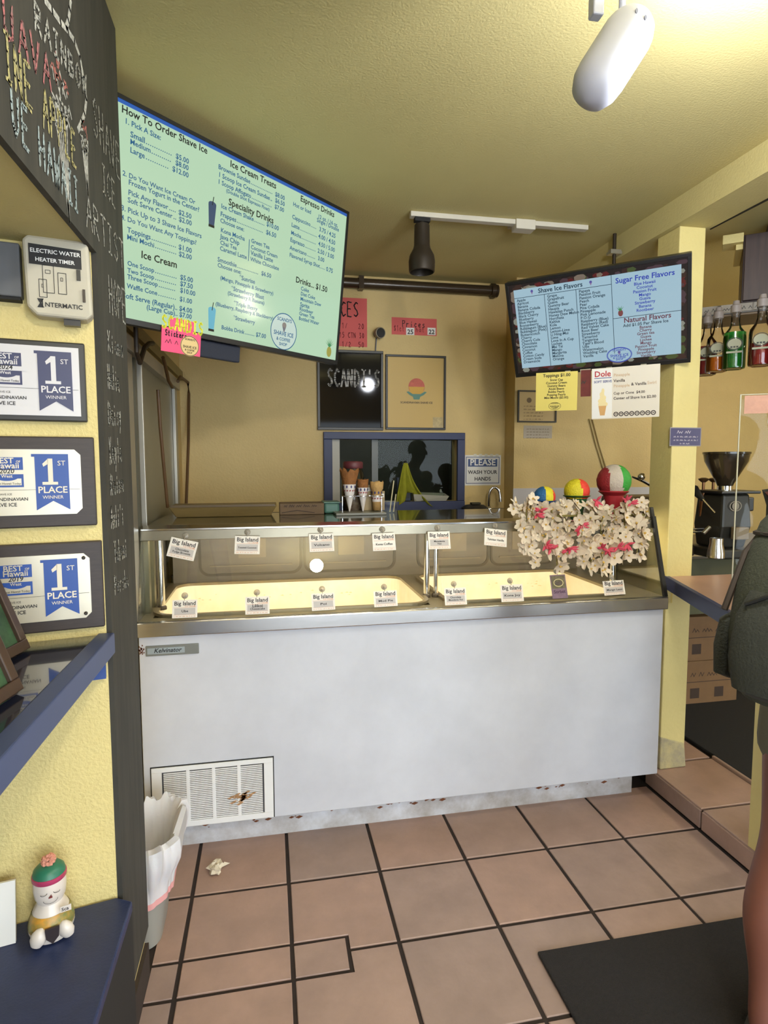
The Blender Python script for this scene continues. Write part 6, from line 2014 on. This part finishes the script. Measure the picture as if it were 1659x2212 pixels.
# bag: inner wall, folded rim, outer skirt with creases
BAG = mat('bag_white', (214, 212, 214), .45, sub=.1, bump=.15, bscale=40)
rb = random.Random(9)
prof = [(-.034, .10), (-.022, .20), (-.014, .285), (-.002, .325), (.018, .352), (.036, .345), (.042, .31), (.034, .272), (.016, .235), (.006, .205), (.002, .178)]
m_ = 96
base = rrect(TX0, TX1, TY0, TY1, .068, 23)
base = [base[int(i * len(base) / m_)] for i in range(m_)]
wv = [rb.uniform(-1, 1) for _ in range(m_)]
vs, fs = [], []
for j, (o_, z_) in enumerate(prof):
    for i, (x, y) in enumerate(base):
        d = Vector((x - cx_, (y - cy_) * .6))
        d.normalize()
        w_ = math.sin(i * .62 + j * .55) * .6 + math.sin(i * 1.37 - j * .3) * .35 + wv[i] * .25
        k_ = o_ + w_ * (.014 if 3 < j < 9 else .002 if j < 4 else .004)
        dz = w_ * .012 if 2 < j < 8 else 0
        dz += .012 * math.sin(i * .13 + 2.0) if j > 7 else 0
        if d.x < 0:
            k_ *= 1 - .85 * abs(d.x) if k_ > 0 else 1
        vs.append((x + d.x * k_, y + d.y * k_, z_ + dz))
for j in range(len(prof) - 1):
    for i in range(m_):
        fs.append((j * m_ + i, j * m_ + (i + 1) % m_, (j + 1) * m_ + (i + 1) % m_, (j + 1) * m_ + i))
B().add(vs, fs).build('bag', BAG, r, smooth=True)
vs2 = [v for v in vs[-m_:]] + [(cx_ + (x - cx_) * .995, cy_ + (y - cy_) * .995, z - .02) for x, y, z in vs[-m_:]]
B().add(vs2, [(i, (i + 1) % m_, m_ + (i + 1) % m_, m_ + i) for i in range(m_)]).build('drawstring_band', mat('drawstring_pink', (222, 160, 158), .6), r, smooth=True)

# ------------------------------------------------------------------ sliding door frame and hoses on the left wall
LW = -.49
FLW = Fr((LW, 0, 0), (0, 1, 0), (0, 0, 1))
r = thing('sliding_door', FLW.p(2.7, 0, 0), 'grey aluminium framed sliding door on the left wall behind the chalk post', 'door')
zt_ = 1.885
B().fbox(FLW, 1.90, 3.36, .93, zt_, .001, .006).build('panel', mat('door_grey', (128, 122, 100), .35, var=.08, scale=4), r)
B().fbox(FLW, 1.88, 3.40, zt_, zt_ + .05, .001, .035).build('top_rail', ALU, r, bevel=.002)
for y0_, y1_ in ((2.16, 2.30), (3.30, 3.37)):
    B().fbox(FLW, y0_, y1_, .93, zt_ - .001, .006, .022).build('stile', ALU, r, bevel=.002)
B().fbox(FLW, 2.42, 2.44, .93, zt_ - .001, .0065, .03).build('handle_strip', ALU, r, bevel=.002)
B().fbox(FLW, 2.36, 2.39, .93, zt_ - .001, .0065, .018).build('dark_strip', mat('strip_olive', (84, 80, 64), .5), r)
structure(B().fbox(FLW, 1.75, 3.645, 1.97, 2.02, .001, .02), 'trim_2', mat('trim_wood', (140, 122, 72), .5, var=.2, scale=8), 'pale wood trim above the sliding door', 'trim')
HOSE = mat('hose_brown', (92, 64, 34), .5)
HOSD = mat('hose_dark', (50, 38, 26), .5)
lw = lambda x, y: on(x, y, X=LW + .05)
for pts_, rad, m__, lab in (
    ([(293, 700), (295, 760), (302, 784)], .008, HOSD, 'dark cable dropping behind the left menu screen'),
    ([(302, 784), (312, 752), (322, 742), (330, 742)], .009, HOSD, 'dark curled cable end above the sliding door'),
    ([(352, 772), (357, 790), (364, 822), (372, 836)], .008, HOSE, 'short brown hose running over the door rail'),
    ([(384, 824), (390, 814), (406, 826), (408, 850), (407, 960), (402, 1098)], .008, HOSE, 'long brown hose hanging in the corner of the back wall'),
    ([(341, 842), (346, 920), (354, 1010), (362, 1096)], .007, HOSE, 'brown hose hanging in front of the sliding door panel')):
    w_ = [lw(x, y) for x, y in pts_]
    tag(B().tube(w_, rad, n=8).build('hose', m__, smooth=True), lab, 'hose', 'hoses by the sliding door')

# ------------------------------------------------------------------ person with backpack (mostly outside the frame on the right)
PX, PY = 1.378, 1.17
PS = 1.07        # body scale
fdir = Vector((.86, .51, 0)).normalized()
ldir = Vector((-fdir.y, fdir.x, 0))          # the person's left
pe = thing('person', (PX, PY, .012), 'person in grey shorts and dark shirt seen from behind, wearing a green backpack', 'person')
SKIN = mat('skin', (126, 78, 63), .55, var=.12, scale=9, sub=.12)
SHIRT = mat('shirt_dark', (52, 56, 52), .9, bump=.2, bscale=120)
SHORT = mat('shorts_grey', (104, 100, 84), .9, bump=.2, bscale=160)


def pp(f, l, z):
    if PS > 1.01:
        z = z * PS if z < .9 else .963 + (z - .9) * .95
        return Vector((PX, PY, .012)) + fdir * f + ldir * l + Vector((0, 0, z))
    return Vector((PX, PY, .012)) + fdir * (f + (z - 1.0) * .24) + ldir * l + Vector((0, 0, z))


def hp(f, l, z):
    return pp(f + .19, l, z - .06)


def skinned(name, pts, edges, rad, m, parent, root=0, sub=2):
    off = rootloc(parent)
    me = bpy.data.meshes.new(name)
    me.from_pydata([p - off for p in pts], edges, [])
    me.materials.append(m)
    o = bpy.data.objects.new(name, me)
    S.collection.objects.link(o)
    o.parent = parent
    o.modifiers.new('skin', 'SKIN').use_smooth_shade = True
    for i, q in enumerate(me.skin_vertices[0].data):
        r_ = rad[i]
        q.radius = r_ if isinstance(r_, tuple) else (r_, r_)
        q.use_root = i == root
    s_ = o.modifiers.new('sub', 'SUBSURF')
    s_.levels = s_.render_levels = sub
    return o


J, E_, RD = [], [], []


def j(p, r_, frm=None):
    J.append(p)
    RD.append(r_)
    if frm is not None:
        E_.append((frm, len(J) - 1))
    return len(J) - 1


pel = j(pp(0, 0, .95), (.135, .11))
wai = j(pp(.02, 0, 1.09), (.125, .095), pel)
che = j(pp(.075, 0, 1.25), (.15, .11), wai)
nb = j(pp(.13, 0, 1.37), (.07, .07), che)
nk = j(pp(.175, 0, 1.43), .052, nb)
hd0 = j(hp(.025, 0, 1.555), (.07, .078), nk)
hd1 = j(hp(.025, 0, 1.63), (.077, .095), hd0)
hd2 = j(hp(.018, 0, 1.70), (.06, .075), hd1)
hands = []
for sd in (1, -1):
    hip = j(pp(0, .09 * sd, .90), .092, pel)
    bk_ = -.14 if sd > 0 else 0.    # left foot trails a little
    th = j(pp(.0, .10 * sd, .70), .078, hip)
    kn = j(pp(.005 + bk_ * .35, .10 * sd, .49), .056, th)
    cf = j(pp(-.024 + bk_ * .75, .108 * sd, .335), .065, kn)
    sn = j(pp(-.01 + bk_ * .9, .10 * sd, .19), .042, cf)
    an = j(pp(-.015 + bk_, .10 * sd, .075), .034, sn)
    hl = j(pp(-.02 + bk_, .10 * sd, .03), .032, an)
    ba = j(pp(.12 + bk_, .11 * sd, .022), .026, an)
    to = j(pp(.185 + bk_, .115 * sd, .016), .018, ba)
    sh_ = j(pp(.14, .17 * sd, 1.325), .058, nb)
    up_ = j(pp(.19, .20 * sd, 1.21), .047, sh_)
    el = j(pp(.20, .215 * sd, 1.07), .038, up_)
    fa = j(pp(.30, .215 * sd, 1.04), .034, el)
    wr = j(pp(.42, .20 * sd, 1.0), .026, fa)
    pa_ = j(pp(.475, .19 * sd, .995), (.020, .036), wr)
    hands.append((sd, pa_, wr))
for sd, pa_, wr in hands:
    for k in range(4):
        o_ = (k - 1.5) * .018
        a_ = j(pp(.50, .19 * sd + o_, .993), .0088, pa_)
        ln = (.032, .04, .036, .026)[k if sd < 0 else 3 - k]
        c_ = j(pp(.50 + ln, .19 * sd + o_ * 1.1, .986), .0082, a_)
        j(pp(.50 + ln * 1.7, .19 * sd + o_ * 1.15, .965), .0066, c_)
    t0 = j(pp(.45, .155 * sd, .995), .010, pa_)
    t1 = j(pp(.485, .135 * sd, .985), .0092, t0)
    j(pp(.512, .130 * sd, .975), .0075, t1)
skinned('body', J, E_, RD, SKIN, pe, pel)
# head details
hc_ = hp(.03, 0, 1.62)
b = B()
for sd in (1, -1):
    b.lathe([(.001, -.009), (.008, -.005), (.010, .0), (.008, .005), (.001, .009)], hp(.104, .031 * sd, 1.632), fdir, n=10)
b.build('eyes', mat('eye_white', (220, 216, 210), .2), pe, smooth=True)
b = B().lathe([(.001, 0), (.013, .004), (.010, .022), (.004, .042), (.001, .048)], hp(.116, 0, 1.588), (fdir * -.25 + Vector((0, 0, 1))), n=10)
b.build('nose', SKIN, pe, smooth=True)
b = B().prism(Fr(hp(.104, 0, 1.563), -ldir, (0, 0, 1)), [(-.022, 0), (0, -.007), (.022, 0), (.008, .005), (0, .003), (-.008, .005)], 0, .008)
b.build('mouth', mat('lips', (150, 84, 76), .5), pe)
for sd in (1, -1):
    B().lathe([(.001, -.008), (.02, -.006), (.026, 0), (.018, .006), (.001, .007)], hp(.015, .082 * sd, 1.615), ldir * sd, n=14, sx=1, sy=.65).build('ear', SKIN, pe, smooth=True)
b = B()
vs, fs = [], []
for jj in range(9):
    for ii in range(20):
        th_, ph = math.pi * .62 * jj / 8, 2 * math.pi * ii / 20
        f_, l_ = math.sin(th_) * math.cos(ph), math.sin(th_) * math.sin(ph)
        zz = math.cos(th_)
        if zz < .25 and f_ > .35:
            zz = .25
        vs.append(hp(.012 + f_ * .103, l_ * .088, 1.645 + zz * .112))
for jj in range(8):
    for ii in range(20):
        fs.append((jj * 20 + ii, (jj + 1) * 20 + ii, (jj + 1) * 20 + (ii + 1) % 20, jj * 20 + (ii + 1) % 20))
b.add(vs, fs).build('hair', mat('hair_brown', (62, 44, 32), .7, bump=.4, bscale=90), pe, smooth=True)
# clothes follow the body
cj = [pp(0, 0, .90), pp(.02, 0, 1.09), pp(.075, 0, 1.25), pp(.12, 0, 1.345), pp(.14, .165, 1.32), pp(.195, .207, 1.12), pp(.14, -.165, 1.32), pp(.195, -.207, 1.12)]
skinned('shirt', cj, [(0, 1), (1, 2), (2, 3), (3, 4), (4, 5), (3, 6), (6, 7)], [(.172, .152), (.152, .126), (.17, .132), (.09, .08), .070, .062, .070, .062], SHIRT, pe, 1)
sj = [pp(0, 0, 1.0), pp(0, 0, .92), pp(.005, .092, .86), pp(.01, .10, .73), pp(.012, .10, .64), pp(.005, -.092, .86), pp(.01, -.10, .73), pp(.012, -.10, .64)]
skinned('shorts', sj, [(0, 1), (1, 2), (2, 3), (3, 4), (1, 5), (5, 6), (6, 7)], [(.15, .125), (.15, .125), .108, .094, .098, .108, .094, .098], SHORT, pe, 0)
for sd in (1, -1):
    bk_ = -.14 if sd > 0 else 0.
    F_ = pp(.05 + bk_, .108 * sd, .0)
    bb = B()
    pts_ = [(-.115, -.036), (-.10, .0), (-.115, .036), (0, .045), (.10, .05), (.16, .03), (.165, 0), (.15, -.035), (.08, -.048), (0, -.045)]
    pl = [(F_.x + fdir.x * a + ldir.x * c, F_.y + fdir.y * a + ldir.y * c) for a, c in [(-.10, -.036), (0, -.044), (.09, -.046), (.155, -.026), (.17, 0), (.155, .03), (.09, .048), (0, .044), (-.10, .036), (-.12, 0)]]
    bb.zprism(pl, .0125, .030)
    bb.build('sandal_sole', mat('sandal', (48, 42, 38), .8), pe, bevel=.003)
    B().tube([pp(.105 + bk_, .06 * sd, .024), pp(.11 + bk_, .085 * sd, .056), pp(.115 + bk_, .115 * sd, .062), pp(.11 + bk_, .145 * sd, .052), pp(.105 + bk_, .158 * sd, .024)], .007, n=6).build('sandal_strap', mat('sandal', (48, 42, 38), .8), pe, smooth=True)

# backpack (worn on the back, a thing of its own)
PS = 1.0
bk = thing('backpack', pp(-.25, 0, .92), 'big dark green hiking backpack hanging on the back of the person', 'backpack')
GRP = mat('pack_green', (60, 63, 50), .9, var=.2, scale=6, bump=.35, bscale=180)
GRP2 = mat('pack_dark_green', (47, 49, 42), .9, var=.2, scale=6, bump=.35, bscale=180)
STRAP = mat('strap_brown', (54, 44, 38), .8)


def loft(name, rings, m, parent, n=36, power=2.6):
    vs, fs = [], []
    for (f0, l0, z, rf_, rl_) in rings:
        for i in range(n):
            w_ = 2 * math.pi * i / n
            c_, s_ = math.cos(w_), math.sin(w_)
            k_ = (abs(c_) ** power + abs(s_) ** power) ** (-1 / power)
            vs.append(pp(f0 + rf_ * c_ * k_, l0 + rl_ * s_ * k_, z))
    for jj in range(len(rings) - 1):
        for i in range(n):
            fs.append((jj * n + i, jj * n + (i + 1) % n, (jj + 1) * n + (i + 1) % n, (jj + 1) * n + i))
    fs += [list(range(n))[::-1], [(len(rings) - 1) * n + i for i in range(n)]]
    return B().add(vs, fs).build(name, m, parent, smooth=True)


bf = -.315
loft('main_bag', [(bf + .03, 0, .972, .06, .08), (bf + .008, 0, .985, .10, .13), (bf, 0, 1.03, .122, .158), (bf - .006, 0, 1.12, .130, .166), (bf - .004, 0, 1.22, .124, .162), (bf + .006, 0, 1.30, .108, .148), (bf + .022, 0, 1.36, .084, .125), (bf + .038, 0, 1.405, .058, .09), (bf + .05, 0, 1.425, .03, .05)], GRP, bk)
loft('front_pocket', [(bf - .105, 0, 1.005, .02, .09), (bf - .115, 0, 1.02, .035, .12), (bf - .122, 0, 1.08, .043, .132), (bf - .118, 0, 1.165, .038, .128), (bf - .105, 0, 1.215, .022, .112), (bf - .098, 0, 1.225, .01, .085)], GRP2, bk)
loft('top_lid', [(bf + .012, 0, 1.328, .102, .142), (bf + .020, 0, 1.352, .10, .138), (bf + .032, 0, 1.395, .076, .108), (bf + .046, 0, 1.424, .044, .07), (bf + .05, 0, 1.430, .018, .035)], GRP, bk)
for sd in (1, -1):
    loft('side_pocket', [(bf, .148 * sd, 1.012, .05, .018), (bf, .160 * sd, 1.022, .072, .024), (bf, .164 * sd, 1.08, .078, .026), (bf, .162 * sd, 1.135, .076, .022), (bf, .158 * sd, 1.142, .066, .016)], GRP2, bk)
    B().tube([pp(bf + .03, .128 * sd, 1.345), pp(bf - .05, .146 * sd, 1.285), pp(bf - .075, .166 * sd, 1.16)], .007, n=6).build('compression_strap', STRAP, bk, smooth=True)
    B().tube([pp(-.175, .085 * sd, 1.36), pp(-.12, .115 * sd, 1.415), pp(.0, .125 * sd, 1.43), pp(.10, .12 * sd, 1.38), pp(.15, .125 * sd, 1.25), pp(.13, .16 * sd, 1.14), pp(-.03, .182 * sd, 1.07), pp(-.16, .13 * sd, 1.03)], [.014, .02, .022, .022, .02, .014, .01, .01], n=8).build('shoulder_strap', STRAP, bk, smooth=True)
B().tube([pp(bf + .03, .10, 1.378), pp(bf + .05, .06, 1.430), pp(bf + .06, .0, 1.452), pp(bf + .06, -.06, 1.436), pp(bf + .05, -.09, 1.40)], .011, n=8).build('haul_loop', STRAP, bk, smooth=True)
B().tube([pp(bf - .135, l_, z_) for l_, z_ in ((-.11, 1.19), (-.06, 1.218), (0, 1.228), (.06, 1.218), (.11, 1.19))], .0045, n=6).build('zipper', BLACK, bk, smooth=True)
pts_ = [pp(bf + .010 - .104 * math.cos(w_), .146 * math.sin(w_), 1.325 + .006 * math.cos(w_)) for w_ in [math.pi * (k / 12 - .5) for k in range(13)]]
B().tube(pts_, .006, n=6).build('lid_piping', STRAP, bk, smooth=True)
B().box(tuple(pp(bf - .14, -.02, 1.30) + Vector((-.004, -.004, 0))), tuple(pp(bf - .14, .03, 1.34))).build('patch', mat('patch_dark', (40, 42, 38), .7), bk)
